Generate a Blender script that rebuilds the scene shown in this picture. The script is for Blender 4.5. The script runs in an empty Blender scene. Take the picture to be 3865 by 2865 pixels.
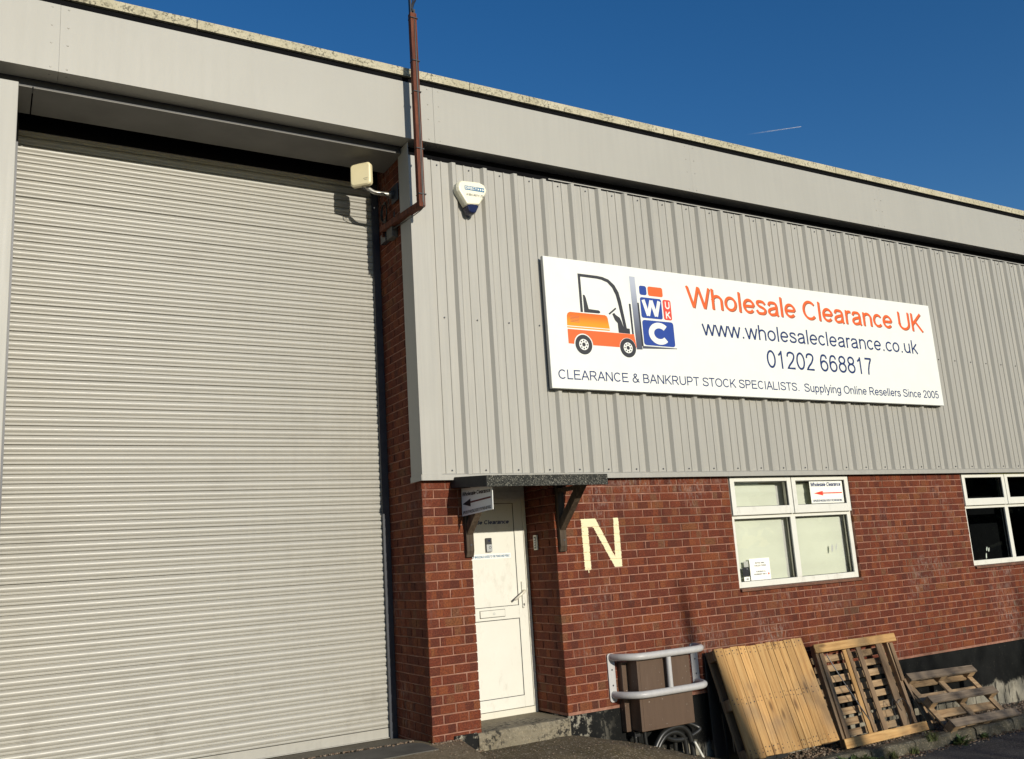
import bpy, math, random
from mathutils import Vector, Matrix
random.seed(11)
R = math.radians
scene = bpy.context.scene
COL = scene.collection

# ------------------------------------------------------------------ camera, sky, sun, exposure
CAM = Vector((-4.42271, -6.93788, 1.32572))
yaw, pitch, roll = R(30.451), R(11.2812), R(-3.7343)
fwd = Vector((math.sin(yaw) * math.cos(pitch), math.cos(yaw) * math.cos(pitch), math.sin(pitch)))
rgt = Vector((math.cos(yaw), -math.sin(yaw), 0))
upv = rgt.cross(fwd)
r2 = rgt * math.cos(roll) + upv * math.sin(roll)
u2 = -rgt * math.sin(roll) + upv * math.cos(roll)
cd = bpy.data.cameras.new('camera')
cam = bpy.data.objects.new('camera', cd); COL.objects.link(cam)
cam.matrix_world = Matrix((r2, u2, -fwd)).transposed().to_4x4()
cam.location = CAM
cd.sensor_fit = 'HORIZONTAL'; cd.sensor_width = 36; cd.lens = 31.825
cd.clip_start = 0.05; cd.clip_end = 20000
scene.camera = cam

SUN = Vector((0.068, -1.0, 0.277)).normalized()      # towards the sun
el = math.asin(SUN.z); az = math.atan2(SUN.x, SUN.y)
w = bpy.data.worlds.new('World'); scene.world = w; w.use_nodes = True
nt = w.node_tree; bg = nt.nodes['Background']
sky = nt.nodes.new('ShaderNodeTexSky'); sky.sky_type = 'NISHITA'; sky.sun_disc = False
sky.sun_elevation = el; sky.sun_rotation = az
sky.air_density = 1.0; sky.dust_density = 0.3; sky.ozone_density = 2.5; sky.altitude = 50
hs = nt.nodes.new('ShaderNodeHueSaturation'); hs.inputs['Saturation'].default_value = 1.33; hs.inputs['Hue'].default_value = .508
nt.links.new(sky.outputs[0], hs.inputs['Color']); nt.links.new(hs.outputs[0], bg.inputs[0]); bg.inputs[1].default_value = 0.107
sd = bpy.data.lights.new('sun', 'SUN'); sd.energy = 4.3; sd.angle = R(0.53); sd.color = (1.0, 0.93, 0.80)
so = bpy.data.objects.new('sun', sd); COL.objects.link(so)
so.rotation_euler = SUN.to_track_quat('Z', 'Y').to_euler(); so.location = (0, -30, 12)
vs = scene.view_settings
vs.view_transform = 'Standard'; vs.look = 'None'; vs.gamma = 1.0; vs.exposure = 0.0; vs.use_curve_mapping = False

# ------------------------------------------------------------------ materials
class NT:
    def __init__(s, name):
        s.m = bpy.data.materials.new(name); s.m.use_nodes = True
        s.t = s.m.node_tree; s.b = s.t.nodes['Principled BSDF']; s._pos = None
    def n(s, typ, **k):
        o = s.t.nodes.new(typ)
        for a, b in k.items(): setattr(o, a, b)
        return o
    def l(s, a, b): s.t.links.new(a, b)
    def put(s, sock, v):
        if isinstance(v, bpy.types.NodeSocket): s.l(v, sock)
        elif v is not None:
            if isinstance(v, (tuple, list)) and len(v) == 3 and sock.type == 'RGBA': v = (*v, 1)
            sock.default_value = v
    def pos(s):
        if s._pos is None: s._pos = s.n('ShaderNodeNewGeometry').outputs['Position']
        return s._pos
    def obj(s): return s.n('ShaderNodeTexCoord').outputs['Object']
    def mapv(s, v, scale=(1, 1, 1), loc=(0, 0, 0), rot=(0, 0, 0)):
        m = s.n('ShaderNodeMapping'); s.l(v, m.inputs[0])
        m.inputs['Scale'].default_value = scale; m.inputs['Location'].default_value = loc; m.inputs['Rotation'].default_value = rot
        return m.outputs[0]
    def noise(s, v, scale, detail=4, rough=.55, dist=0):
        o = s.n('ShaderNodeTexNoise'); s.l(v, o.inputs['Vector'])
        o.inputs['Scale'].default_value = scale; o.inputs['Detail'].default_value = detail
        o.inputs['Roughness'].default_value = rough; o.inputs['Distortion'].default_value = dist
        return o.outputs['Fac']
    def math(s, op, a, b=None, c=None, clamp=False):
        o = s.n('ShaderNodeMath', operation=op); o.use_clamp = clamp
        for i, x in enumerate((a, b, c)):
            if x is not None: s.put(o.inputs[i], x)
        return o.outputs[0]
    def step(s, v, lo, hi, a=0.0, b=1.0):
        o = s.n('ShaderNodeMapRange'); o.interpolation_type = 'SMOOTHSTEP'
        s.put(o.inputs[0], v); o.inputs[1].default_value = lo; o.inputs[2].default_value = hi
        o.inputs[3].default_value = a; o.inputs[4].default_value = b
        return o.outputs[0]
    def ramp(s, f, stops, const=False):
        o = s.n('ShaderNodeValToRGB'); s.l(f, o.inputs[0]); cr = o.color_ramp
        if const: cr.interpolation = 'CONSTANT'
        while len(cr.elements) < len(stops): cr.elements.new(.5)
        for e, (p, c) in zip(cr.elements, stops): e.position = p; e.color = (*c, 1)
        return o.outputs[0]
    def mix(s, f, a, b, mode='MIX'):
        o = s.n('ShaderNodeMix', data_type='RGBA', blend_type=mode)
        s.put(o.inputs[0], f); s.put(o.inputs[6], a); s.put(o.inputs[7], b)
        return o.outputs[2]
    def sep(s, v):
        o = s.n('ShaderNodeSeparateXYZ'); s.l(v, o.inputs[0]); return o.outputs
    def bump(s, h, strength=.3, dist=.01, prev=None):
        o = s.n('ShaderNodeBump'); s.l(h, o.inputs['Height']); o.inputs['Strength'].default_value = strength; o.inputs['Distance'].default_value = dist
        if prev is not None: s.l(prev, o.inputs['Normal'])
        return o.outputs[0]
    def out(s, col, rough=.6, spec=.5, metal=0, normal=None):
        s.put(s.b.inputs['Base Color'], col); s.put(s.b.inputs['Roughness'], rough)
        s.b.inputs['Specular IOR Level'].default_value = spec; s.b.inputs['Metallic'].default_value = metal
        if normal is not None: s.l(normal, s.b.inputs['Normal'])
        return s.m

def plain(name, c, rough=.5, spec=.5, metal=0, var=.12, scale=6, bump=0, bscale=60):
    t = NT(name); p = t.pos()
    f = t.noise(p, scale, 5)
    lo = tuple(x * (1 - var) for x in c); hi = tuple(min(1, x * (1 + var)) for x in c)
    col = t.ramp(f, [(.3, lo), (.7, hi)])
    nrm = t.bump(t.noise(p, bscale, 3), bump, .004) if bump else None
    return t.out(col, rough, spec, metal, nrm)

GREY = (.350, .338, .300)
def painted_metal(name, c, streak=.06, rough=.42, wear=.5, sheet=False, slats=False):
    t = NT(name); p = t.pos()
    big = t.noise(p, 1.3, 4); st = t.noise(t.mapv(p, (9, 9, .45)), 3.0, 5)
    d = t.ramp(st, [(.35, tuple(x * (1 - streak) for x in c)), (.65, tuple(x * (1 + streak * .6) for x in c))])
    col = t.mix(t.step(big, .35, .7, 0, .35), d, tuple(x * .90 for x in c))
    if sheet:
        wn = t.n('ShaderNodeTexWhiteNoise', noise_dimensions='1D'); t.l(t.math('FLOOR', t.math('DIVIDE', t.math('ADD', t.sep(p)[0], .897), .9795)), wn.inputs['W'])
        col = t.mix(t.math('MULTIPLY', wn.outputs['Value'], .16), col, tuple(x * .72 for x in c))
        rn = t.noise(t.mapv(p, (26, 26, .22)), 1.6, 5, .7); col = t.mix(t.step(rn, .56, .74, 0, .22), col, tuple(x * .60 for x in c))
    if slats:
        oi = t.n('ShaderNodeObjectInfo'); col = t.mix(t.math('MULTIPLY', oi.outputs['Random'], .14), col, tuple(x * .70 for x in c))
        sm_ = t.math('MULTIPLY', t.step(t.noise(p, 2.6, 5, .7), .52, .72), t.step(t.sep(p)[2], 1.2, .0, .10, .35)); col = t.mix(sm_, col, (.16, .14, .105))
        scr = t.noise(t.mapv(p, (.8, 1, 14)), 5, 5, .7); col = t.mix(t.step(scr, .62, .72, 0, .18), col, tuple(x * .55 for x in c))
    sp = t.noise(p, 70, 2); col = t.mix(t.step(sp, .70, .78, 0, wear * .55), col, tuple(x * .62 for x in c))
    nrm = t.bump(t.noise(p, 3.5, 2), .05, .02)
    return t.out(col, t.math('ADD', t.math('MULTIPLY', st, .2), rough - .1), .45, 0, nrm)

def brick_material():
    t = NT('brick'); p = t.pos(); x, y, z = t.sep(p)
    u = t.math('ADD', x, y)
    crs = t.math('FLOOR', t.math('DIVIDE', z, .075))
    par = t.math('MULTIPLY', t.math('MODULO', t.math('ADD', crs, 200.0), 2.0), .1125)
    idx = t.math('FLOOR', t.math('DIVIDE', t.math('ADD', t.math('ADD', u, .1125), par), .225))
    wn = t.n('ShaderNodeTexWhiteNoise', noise_dimensions='2D'); cx = t.n('ShaderNodeCombineXYZ')
    t.l(idx, cx.inputs[0]); t.l(crs, cx.inputs[1]); t.l(cx.outputs[0], wn.inputs['Vector'])
    tone = wn.outputs['Value']
    base = t.ramp(tone, [(0, (0.1118, 0.0252, 0.0147)), (.25, (0.1458, 0.0320, 0.0166)), (.55, (0.1672, 0.0388, 0.0175)), (.8, (0.1924, 0.0485, 0.0193)), (.93, (0.2187, 0.0640, 0.0221)), (.985, (0.1944, 0.0776, 0.0294)), (1, (0.0729, 0.0534, 0.0350))])
    vo = t.n('ShaderNodeTexVoronoi', voronoi_dimensions='1D', feature='F1')
    wob = t.math('MULTIPLY', t.noise(p, 25, 2), .18)
    t.l(t.math('ADD', t.math('ADD', t.math('MULTIPLY', u, 15.0), t.math('MULTIPLY', crs, 7.77)), wob), vo.inputs['W'])
    vo.inputs['Scale'].default_value = 1.0
    vc = t.sep(vo.outputs['Color'])
    band = t.ramp(vc[0], [(0, (0.0680, 0.0194, 0.0138)), (.3, (0.1069, 0.0252, 0.0147)), (.6, (0.1798, 0.0417, 0.0175)), (.85, (0.2333, 0.0679, 0.0239)), (1, (0.1458, 0.0776, 0.0414))])
    col = t.mix(t.step(vc[1], .40, .58, 0.12, .88), base, band)
    g = t.noise(p, 75, 5, .78); col = t.mix(t.step(g, .40, .60, 0, .72), col, (0.0583, 0.0184, 0.0120))
    sp = t.noise(p, 190, 3, .65); col = t.mix(t.step(sp, .57, .69, 0, .60), col, (0.3888, 0.1600, 0.0782))
    dirt = t.step(t.noise(p, .9, 4), .48, .72, 0, .28); col = t.mix(dirt, col, (0.0872, 0.0371, 0.0247))
    # lime bloom: drips in patches
    bl = t.math('MULTIPLY', t.step(t.noise(p, 1.3, 3, .55), .50, .68), t.step(t.noise(t.mapv(p, (1, 1, .35)), 34, 4, .7), .46, .66))
    col = t.mix(t.math('MULTIPLY', bl, .50), col, (.3150, .2550, .2175))
    h = t.noise(p, 90, 4, .7)
    nrm = t.bump(h, .55, .004)
    return t.out(col, t.step(g, .3, .7, .75, .92), .16, 0, nrm)

def mortar_material():
    t = NT('mortar'); p = t.pos()
    f = t.noise(p, 14, 5, .65)
    col = t.ramp(f, [(.3, (.21, .092, .060)), (.5, (.29, .140, .095)), (.72, (.36, .205, .15))])
    col = t.mix(t.step(t.noise(p, 1.7, 3), .46, .64, 0, .7), col, (.165, .10, .068))
    return t.out(col, .9, .2, 0, t.bump(t.noise(p, 130, 4), .6, .004))

def wood_material(name, axis, dark, mid, lite, grey=.25, grain=1.0):
    # long grain along a named object axis
    t = NT(name); p = t.obj(); oi = t.n('ShaderNodeObjectInfo')
    off = t.n('ShaderNodeVectorMath', operation='MULTIPLY_ADD')
    cx = t.n('ShaderNodeCombineXYZ'); t.l(oi.outputs['Random'], cx.inputs[0]); t.l(oi.outputs['Random'], cx.inputs[1]); t.l(oi.outputs['Random'], cx.inputs[2])
    t.l(cx.outputs[0], off.inputs[0]); off.inputs[1].default_value = (17, 31, 23); t.l(p, off.inputs[2])
    sc = [26, 26, 26]; sc[axis] = 1.3
    q = t.mapv(off.outputs[0], tuple(sc))
    f = t.noise(q, 1.6 * grain, 6, .62, .6)
    col = t.ramp(f, [(.26, dark), (.47, mid), (.72, lite)])
    sc2 = [70, 70, 70]; sc2[axis] = 2.0
    f2 = t.noise(t.mapv(off.outputs[0], tuple(sc2)), 1.0, 3)
    col = t.mix(t.step(f2, .55, .75, 0, .4), col, dark)
    kn = t.n('ShaderNodeTexVoronoi'); sk = [7, 7, 7]; sk[axis] = 2.4
    t.l(t.mapv(off.outputs[0], tuple(sk)), kn.inputs['Vector']); kn.inputs['Scale'].default_value = 1.0
    col = t.mix(t.step(kn.outputs['Distance'], .06, .20, .85, 0), col, tuple(x * .45 for x in dark))
    w_ = t.noise(t.pos(), 2.3, 4)
    gm = t.mix(oi.outputs['Random'], (.20, .15, .10), (.13, .105, .08))
    col = t.mix(t.step(w_, .45, .75, 0, grey), col, gm)
    br = t.math('ADD', t.math('MULTIPLY', oi.outputs['Random'], .4), .78)
    hsv = t.n('ShaderNodeHueSaturation'); t.l(col, hsv.inputs['Color']); t.l(br, hsv.inputs['Value'])
    return t.out(hsv.outputs[0], .72, .3, 0, t.bump(f, .35, .003))

def glass_material(name, tint=(1, 1, 1)):
    t = NT(name); t.t.nodes.remove(t.b)
    o = t.t.nodes['Material Output']; mx = t.n('ShaderNodeMixShader'); tr = t.n('ShaderNodeBsdfTransparent'); gl = t.n('ShaderNodeBsdfGlossy'); fr = t.n('ShaderNodeFresnel')
    tr.inputs[0].default_value = (*tint, 1); gl.inputs['Roughness'].default_value = .015
    fr.inputs['IOR'].default_value = 1.5
    t.l(fr.outputs[0], mx.inputs[0]); t.l(tr.outputs[0], mx.inputs[1]); t.l(gl.outputs[0], mx.inputs[2]); t.l(mx.outputs[0], o.inputs[0])
    wv = t.bump(t.noise(t.pos(), 2.2, 2), .04, .02); t.l(wv, gl.inputs['Normal'])
    return t.m

def plinth_material():
    t = NT('black painted plinth'); p = t.pos(); x, y, z = t.sep(p)
    n1 = t.noise(p, 9, 6, .72); n2 = t.noise(t.mapv(p, (1, 1, .12)), 20, 4, .7); n3 = t.noise(p, 60, 4, .75)
    # bare cement where the bitumen ends (low at the right), chipped near the doorway
    line = t.math('ADD', t.math('MULTIPLY', t.noise(t.mapv(p, (1.2, 1.2, 1.2)), 3.2, 6, .72), .42), -.66)
    low = t.step(t.math('SUBTRACT', line, z), -.02, .05)
    low = t.math('MULTIPLY', low, t.step(x, .5, .9))
    chip = t.math('MULTIPLY', t.step(n1, .50, .56), t.step(x, .55, .0))
    speck = t.math('MULTIPLY', t.step(n3, .64, .70), t.step(t.noise(p, 3.0, 3), .42, .60))
    m = t.math('MAXIMUM', t.math('MAXIMUM', low, chip), speck)
    runs = t.step(n2, .53, .60); m = t.math('MULTIPLY', m, t.math('SUBTRACT', 1.0, t.math('MULTIPLY', runs, .9)))
    bare = t.ramp(n1, [(.3, (.18, .165, .125)), (.7, (.32, .295, .235))])
    blk = t.ramp(t.noise(p, 5, 4), [(.3, (.004, .0043, .0042)), (.7, (.010, .0105, .010))])
    return t.out(t.mix(m, blk, bare), t.step(m, 0, 1, .6, .85), .12, 0, t.bump(t.math('ADD', n3, m), .4, .005))

def concrete_material(name, a, b, moss=.0, agg=.5, sc=1.0, stain=False):
    t = NT(name); p = t.pos()
    f = t.noise(p, 2.4 * sc, 6, .65); col = t.ramp(f, [(.3, a), (.7, b)])
    m = t.noise(p, 5 * sc, 5, .7); col = t.mix(t.step(m, .45, .68, 0, moss), col, (.075, .058, .022))
    vo = t.n('ShaderNodeTexVoronoi'); t.l(p, vo.inputs['Vector']); vo.inputs['Scale'].default_value = 95
    c = t.sep(vo.outputs['Color'])
    col = t.mix(t.math('MULTIPLY', t.step(c[0], .72, .8), agg), col, t.ramp(c[1], [(0, (.10, .07, .04)), (.5, (.30, .23, .14)), (1, (.5, .44, .34))]))
    dk = t.noise(p, 30, 5, .75); col = t.mix(t.step(dk, .52, .7, 0, .6), col, tuple(q * .35 for q in a))
    if stain: col = t.mix(t.math('MULTIPLY', t.step(t.noise(p, 26, 6, .8), .50, .56), t.step(t.noise(p, 3.2, 3), .45, .62, 0, .9)), col, (.012, .012, .011))
    h = t.math('ADD', t.noise(p, 45, 5, .7), t.math('MULTIPLY', vo.outputs['Distance'], -.6))
    return t.out(col, .88, .3, 0, t.bump(h, .7, .008))

def asphalt_material():
    t = NT('asphalt'); p = t.pos()
    f = t.noise(p, 1.2, 5, .6); col = t.ramp(f, [(.3, (.035, .034, .033)), (.7, (.075, .072, .066))])
    vo = t.n('ShaderNodeTexVoronoi'); t.l(p, vo.inputs['Vector']); vo.inputs['Scale'].default_value = 120
    c = t.sep(vo.outputs['Color']); col = t.mix(t.step(c[0], .62, .9, 0, .6), col, (.17, .16, .145))
    return t.out(col, .85, .35, 0, t.bump(t.math('MULTIPLY', vo.outputs['Distance'], -1.0), .8, .008))

def sheet_material():
    t = NT('lichen roof sheet'); p = t.pos()
    f = t.noise(p, 3, 5, .6); col = t.ramp(f, [(.3, (.40, .365, .25)), (.7, (.54, .50, .37))])
    s1 = t.noise(p, 42, 4, .75); big = t.noise(p, 1.6, 3)
    m = t.math('MULTIPLY', t.step(s1, .50, .58), t.step(t.noise(p, 7, 4, .7), .40, .60, .25, 1))
    col = t.mix(t.math('MULTIPLY', m, .85), col, (.085, .078, .055))
    return t.out(col, .9, .25, 0, t.bump(s1, .5, .006))

def felt_material():
    t = NT('mineral felt'); p = t.pos()
    vo = t.n('ShaderNodeTexVoronoi'); t.l(p, vo.inputs['Vector']); vo.inputs['Scale'].default_value = 150
    c = t.sep(vo.outputs['Color'])
    col = t.ramp(c[0], [(0, (.012, .013, .011)), (.6, (.035, .036, .03)), (.8, (.09, .087, .07)), (1, (.22, .21, .17))])
    return t.out(col, .85, .4, 0, t.bump(vo.outputs['Distance'], .9, .006))

def rust_material():
    t = NT('rusty steel'); p = t.pos()
    f = t.noise(t.mapv(p, (30, 30, 3)), 1.0, 6, .7)
    col = t.ramp(f, [(.28, (.030, .012, .008)), (.5, (.115, .034, .018)), (.68, (.19, .062, .028)), (.85, (.10, .05, .035))])
    return t.out(col, .8, .3, 0, t.bump(t.noise(p, 150, 3), .4, .002))

def grad_z(name, stops, z0, z1, rough=.35):
    t = NT(name); x, y, z = t.sep(t.pos())
    return t.out(t.ramp(t.step(z, z0, z1), stops), rough, .4)

M = {}
M['brick'] = brick_material(); M['mortar'] = mortar_material()
M['paint'] = painted_metal('grey painted cladding', tuple(x * 1.05 for x in GREY), sheet=True)
M['shutter'] = painted_metal('grey painted shutter slats', (.375, .362, .320), wear=.2, rough=.38, streak=.03, slats=True)
M['fascia'] = painted_metal('grey painted fascia', (.362, .352, .313), wear=.25, streak=.022, rough=.5)
M['soffit'] = plain('grey painted soffit', (.3, .29, .265), .55, var=.1, scale=2)
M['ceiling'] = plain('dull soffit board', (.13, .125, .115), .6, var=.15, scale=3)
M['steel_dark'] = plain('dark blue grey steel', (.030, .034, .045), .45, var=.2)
M['void'] = plain('black for unlit recesses', (.006, .006, .007), .95, spec=.05, var=.2)  # near-black colour paints shade into gaps, recesses and the dark room
M['sheet'] = sheet_material()
M['plinth'] = plinth_material()
M['concrete'] = concrete_material('weathered concrete', (.17, .145, .10), (.28, .245, .175), .3, .25, stain=True)
M['ramp'] = concrete_material('mossy exposed aggregate concrete', (.085, .065, .035), (.17, .135, .08), .75, .6)
M['apron'] = concrete_material('apron concrete', (.17, .13, .075), (.27, .215, .135), .45, .7)
M['threshold'] = concrete_material('smooth dark concrete', (.13, .115, .085), (.20, .178, .135), .25, .12)
M['asphalt'] = asphalt_material()
M['kerb'] = concrete_material('kerb concrete', (.075, .068, .048), (.135, .122, .088), .55, .3, stain=True)
def upvc(name, c, dirt):
    t = NT(name); p = t.pos()
    f = t.noise(p, 4, 5, .65); col = t.ramp(f, [(.3, tuple(x * .95 for x in c)), (.7, c)])
    g = t.noise(t.mapv(p, (1, 1, .5)), 9, 6, .72); col = t.mix(t.step(g, .50, .74, 0, dirt), col, (.30, .27, .20))
    return t.out(col, t.step(g, .4, .7, .28, .5), .5, 0, t.bump(t.noise(p, 3, 2), .03, .01))
M['upvc'] = upvc('white plastic', (.71, .70, .625), .30)
M['upvc_aged'] = upvc('yellowed white plastic', (.69, .66, .555), .5)
M['seal'] = plain('black rubber seal', (.012, .012, .012), .6)
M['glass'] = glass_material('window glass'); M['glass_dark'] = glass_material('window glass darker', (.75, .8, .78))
M['blind'] = plain('pale blind cloth', (.50, .53, .435), .8, var=.05, scale=2)
M['room'] = plain('grey room lining', (.40, .41, .38), .8, var=.1)
M['sill'] = plain('weathered brown timber', (.13, .055, .03), .7, var=.35, scale=14, bump=.3)
M['white'] = plain('white sign face', (.76, .77, .71), .38, var=.02)
M['silver'] = plain('silver sign edge', (.42, .43, .43), .35, metal=.4, var=.08)
M['orange'] = plain('orange vinyl', (.83, .115, .012), .4, var=.04)
M['orange_lite'] = grad_z('orange hood vinyl', [(0, (.85, .30, .01)), (.6, (.85, .18, .01)), (1, (.83, .13, .012))], 3.46, 3.6)
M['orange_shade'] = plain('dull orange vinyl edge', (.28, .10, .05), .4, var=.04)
M['navy'] = plain('navy vinyl', (.009, .026, .115), .4, var=.05)
M['blue'] = plain('blue vinyl', (.010, .045, .27), .4, var=.05)
M['red'] = plain('red vinyl', (.66, .06, .03), .4, var=.05)
M['ink'] = plain('black ink', (.012, .013, .018), .5, var=.05)
M['mast'] = grad_z('grey mast vinyl', [(0, (.07, .075, .10)), (.6, (.22, .24, .30)), (1, (.42, .45, .52))], 3.27, 4.01)
M['cream'] = plain('cream plastic', (.74, .66, .42), .4, var=.05)
M['alarm'] = plain('ivory plastic', (.80, .77, .60), .35, var=.04)
M['alarm_blue'] = plain('dark blue lens', (.010, .014, .05), .15, var=.1)
M['teal'] = plain('teal print', (.012, .13, .26), .4, var=.05)
M['galv'] = plain('galvanised steel', (.45, .43, .38), .35, metal=.6, var=.2, scale=20)
M['black'] = plain('black plastic', (.012, .012, .013), .45, var=.2)
M['rust'] = rust_material()
M['felt'] = felt_material(); M['felt_flat'] = plain('plain roofing felt', (.022, .023, .022), .8, var=.2, scale=20, bump=.3)
M['bracket'] = wood_material('dark stained timber', 2, (.030, .020, .012), (.062, .042, .026), (.12, .09, .062), .2)
M['pine'] = wood_material('fresh pine', 2, (.29, .145, .048), (.45, .255, .092), (.56, .355, .145), .50)
M['pine_x'] = wood_material('pine along', 0, (.28, .145, .050), (.43, .25, .095), (.53, .345, .145), .45)
M['old'] = wood_material('weathered pallet wood', 2, (.115, .068, .035), (.22, .14, .078), (.31, .215, .125), .6)
M['old_x'] = wood_material('weathered pallet wood along', 0, (.17, .10, .05), (.32, .21, .11), (.44, .31, .18), .5)
M['grey_x'] = wood_material('grey weathered pallet wood', 0, (.085, .062, .042), (.16, .122, .085), (.24, .19, .135), .6)
M['black_wood'] = plain('black painted boards', (.008, .008, .008), .6, var=.3)
t_ = NT('scuffed brown enamel'); p_ = t_.pos()
c_ = t_.ramp(t_.noise(t_.mapv(p_, (6, 6, .8)), 3, 5, .7), [(.3, (.085, .053, .034)), (.7, (.105, .066, .043))])
c_ = t_.mix(t_.step(t_.noise(p_, 40, 3, .6), .70, .73, 0, .8), c_, (.50, .46, .40)); c_ = t_.mix(t_.step(t_.noise(t_.mapv(p_, (25, 25, 1.2)), 2, 4), .62, .74, 0, .15), c_, (.22, .17, .13))
M['meter'] = t_.out(c_, .45, .4)
M['tube'] = painted_metal('light grey powder coat', (.45, .44, .43), wear=.2, rough=.4)
M['rubber'] = plain('black cable rubber', (.014, .014, .013), .38, var=.3)
M['leaf'] = plain('weed leaf', (.055, .085, .022), .6, var=.5, scale=25)
M['grass'] = plain('grass blade', (.10, .115, .035), .6, var=.5, scale=25)
M['bark'] = plain('bare bark', (.09, .075, .055), .85, var=.3)
M['evergreen'] = plain('evergreen leaf', (.030, .050, .018), .6, var=.5, scale=8)
M['plate'] = None
t_ = NT('patterned dark plate'); p_ = t_.pos()
wv_ = t_.n('ShaderNodeTexWave', wave_type='BANDS'); t_.l(t_.mapv(p_, (1, 1, 1), (0, 0, 0), (0, 0, .6)), wv_.inputs[0]); wv_.inputs['Scale'].default_value = 22; wv_.inputs['Distortion'].default_value = 4
M['plate'] = t_.out(t_.ramp(t_.noise(p_, 6, 5), [(.3, (.075, .070, .058)), (.7, (.135, .125, .105))]), .7, .35, 0, t_.bump(wv_.outputs['Fac'], .5, .006))
t_ = NT('pebbles'); oi_ = t_.noise(t_.pos(), 55, 2)
M['pebble'] = t_.out(t_.ramp(oi_, [(.3, (.10, .055, .035)), (.5, (.21, .15, .10)), (.7, (.33, .28, .22))]), .85, .3)
M['litter'] = plain('dead leaf', (.12, .06, .03), .8, var=.5, scale=30)
M['notice'] = plain('white paper', (.80, .80, .76), .7, var=.02)

# ------------------------------------------------------------------ mesh helpers
class MB:
    def __init__(s): s.v = []; s.f = []
    def add(s, vs, fs):
        o = len(s.v); s.v += [tuple(v) for v in vs]; s.f += [tuple(i + o for i in f) for f in fs]; return s
    def box(s, x0, x1, y0, y1, z0, z1):
        return s.add([(x0, y0, z0), (x1, y0, z0), (x1, y1, z0), (x0, y1, z0), (x0, y0, z1), (x1, y0, z1), (x1, y1, z1), (x0, y1, z1)],
                     [(0, 3, 2, 1), (4, 5, 6, 7), (0, 1, 5, 4), (1, 2, 6, 5), (2, 3, 7, 6), (3, 0, 4, 7)])
    def frame(s, x0, x1, z0, z1, y0, y1, l, r=None, b=None, t=None):   # picture frame of four boxes butted together
        r = l if r is None else r; b = l if b is None else b; t = l if t is None else t
        s.box(x0, x0 + l, y0, y1, z0, z1); s.box(x1 - r, x1, y0, y1, z0, z1)
        s.box(x0 + l, x1 - r, y0, y1, z0, z0 + b); s.box(x0 + l, x1 - r, y0, y1, z1 - t, z1); return s
    def quad(s, a, b, c, d): return s.add([a, b, c, d], [(0, 1, 2, 3)])
    def prism(s, pts, d):     # polygon pts (3d) extruded by vector d
        n = len(pts); d = Vector(d); P = [Vector(p) for p in pts]
        vs = P + [p + d for p in P]
        fs = [tuple(range(n)), tuple(reversed(range(n, 2 * n)))] + [(i, i + n, (i + 1) % n + n, (i + 1) % n) for i in range(n)]
        return s.add(vs, fs)
    def tube(s, path, r, n=10, cap=True):
        P = [Vector(p) for p in path]; rr = r if isinstance(r, (list, tuple)) else [r] * len(P)
        t0 = (P[1] - P[0]).normalized(); a = t0.orthogonal().normalized(); rings = []
        for i, p in enumerate(P):
            t = (P[min(i + 1, len(P) - 1)] - P[max(i - 1, 0)]).normalized()
            a = (a - t * a.dot(t)).normalized(); b = t.cross(a)
            rings.append([p + (a * math.cos(2 * math.pi * k / n) + b * math.sin(2 * math.pi * k / n)) * rr[i] for k in range(n)])
        vs = [v for g in rings for v in g]; fs = []
        for i in range(len(P) - 1):
            for k in range(n):
                fs.append((i * n + k, i * n + (k + 1) % n, (i + 1) * n + (k + 1) % n, (i + 1) * n + k))
        if cap: fs += [tuple(reversed(range(n))), tuple(range((len(P) - 1) * n, len(P) * n))]
        return s.add(vs, fs)
    def disc(s, c, r, y, n=24, r_in=0):
        if r_in:
            vs = []
            for k in range(n):
                a = 2 * math.pi * k / n; vs += [(c[0] + r * math.cos(a), y, c[1] + r * math.sin(a)), (c[0] + r_in * math.cos(a), y, c[1] + r_in * math.sin(a))]
            return s.add(vs, [(2 * k, 2 * ((k + 1) % n), 2 * ((k + 1) % n) + 1, 2 * k + 1) for k in range(n)])
        return s.add([(c[0] + r * math.cos(2 * math.pi * k / n), y, c[1] + r * math.sin(2 * math.pi * k / n)) for k in range(n)], [tuple(range(n))])
    def mesh(s, name):
        me = bpy.data.meshes.new(name); me.from_pydata(s.v, [], s.f); me.update(); return me
    def build(s, name, mat, parent=None, smooth=False, bevel=0, seg=2, kind=None):
        me = s.mesh(name); me.materials.append(mat)
        if smooth:
            for p in me.polygons: p.use_smooth = True
        return link(name, me, parent, bevel, seg, kind, smooth)
def link(name, me, parent=None, bevel=0, seg=2, kind=None, smooth=False):
    o = bpy.data.objects.new(name, me); COL.objects.link(o)
    if parent is not None: adopt(o, parent)
    if bevel:
        b = o.modifiers.new('bevel', 'BEVEL'); b.width = bevel; b.segments = seg; b.limit_method = 'ANGLE'; b.angle_limit = R(40)
    if smooth and not bevel:
        pass
    if kind: o['kind'] = kind
    return o
def wmat(o):
    m = o.matrix_basis
    return (wmat(o.parent) @ o.matrix_parent_inverse @ m) if o.parent else m
def adopt(o, p):
    o.parent = p; o.matrix_parent_inverse = wmat(p).inverted()
def thing(name, label, cat, loc, group=None):
    o = bpy.data.objects.new(name, None); COL.objects.link(o); o.location = loc; o.empty_display_size = .2
    return tag(o, label, cat, group)
def tag(o, label, cat, group=None):
    o['label'] = label; o['category'] = cat
    if group: o['group'] = group
    return o
def struct(o): o['kind'] = 'structure'; return o
def soft(me_obj):
    for p in me_obj.data.polygons: p.use_smooth = True
    return me_obj
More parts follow.
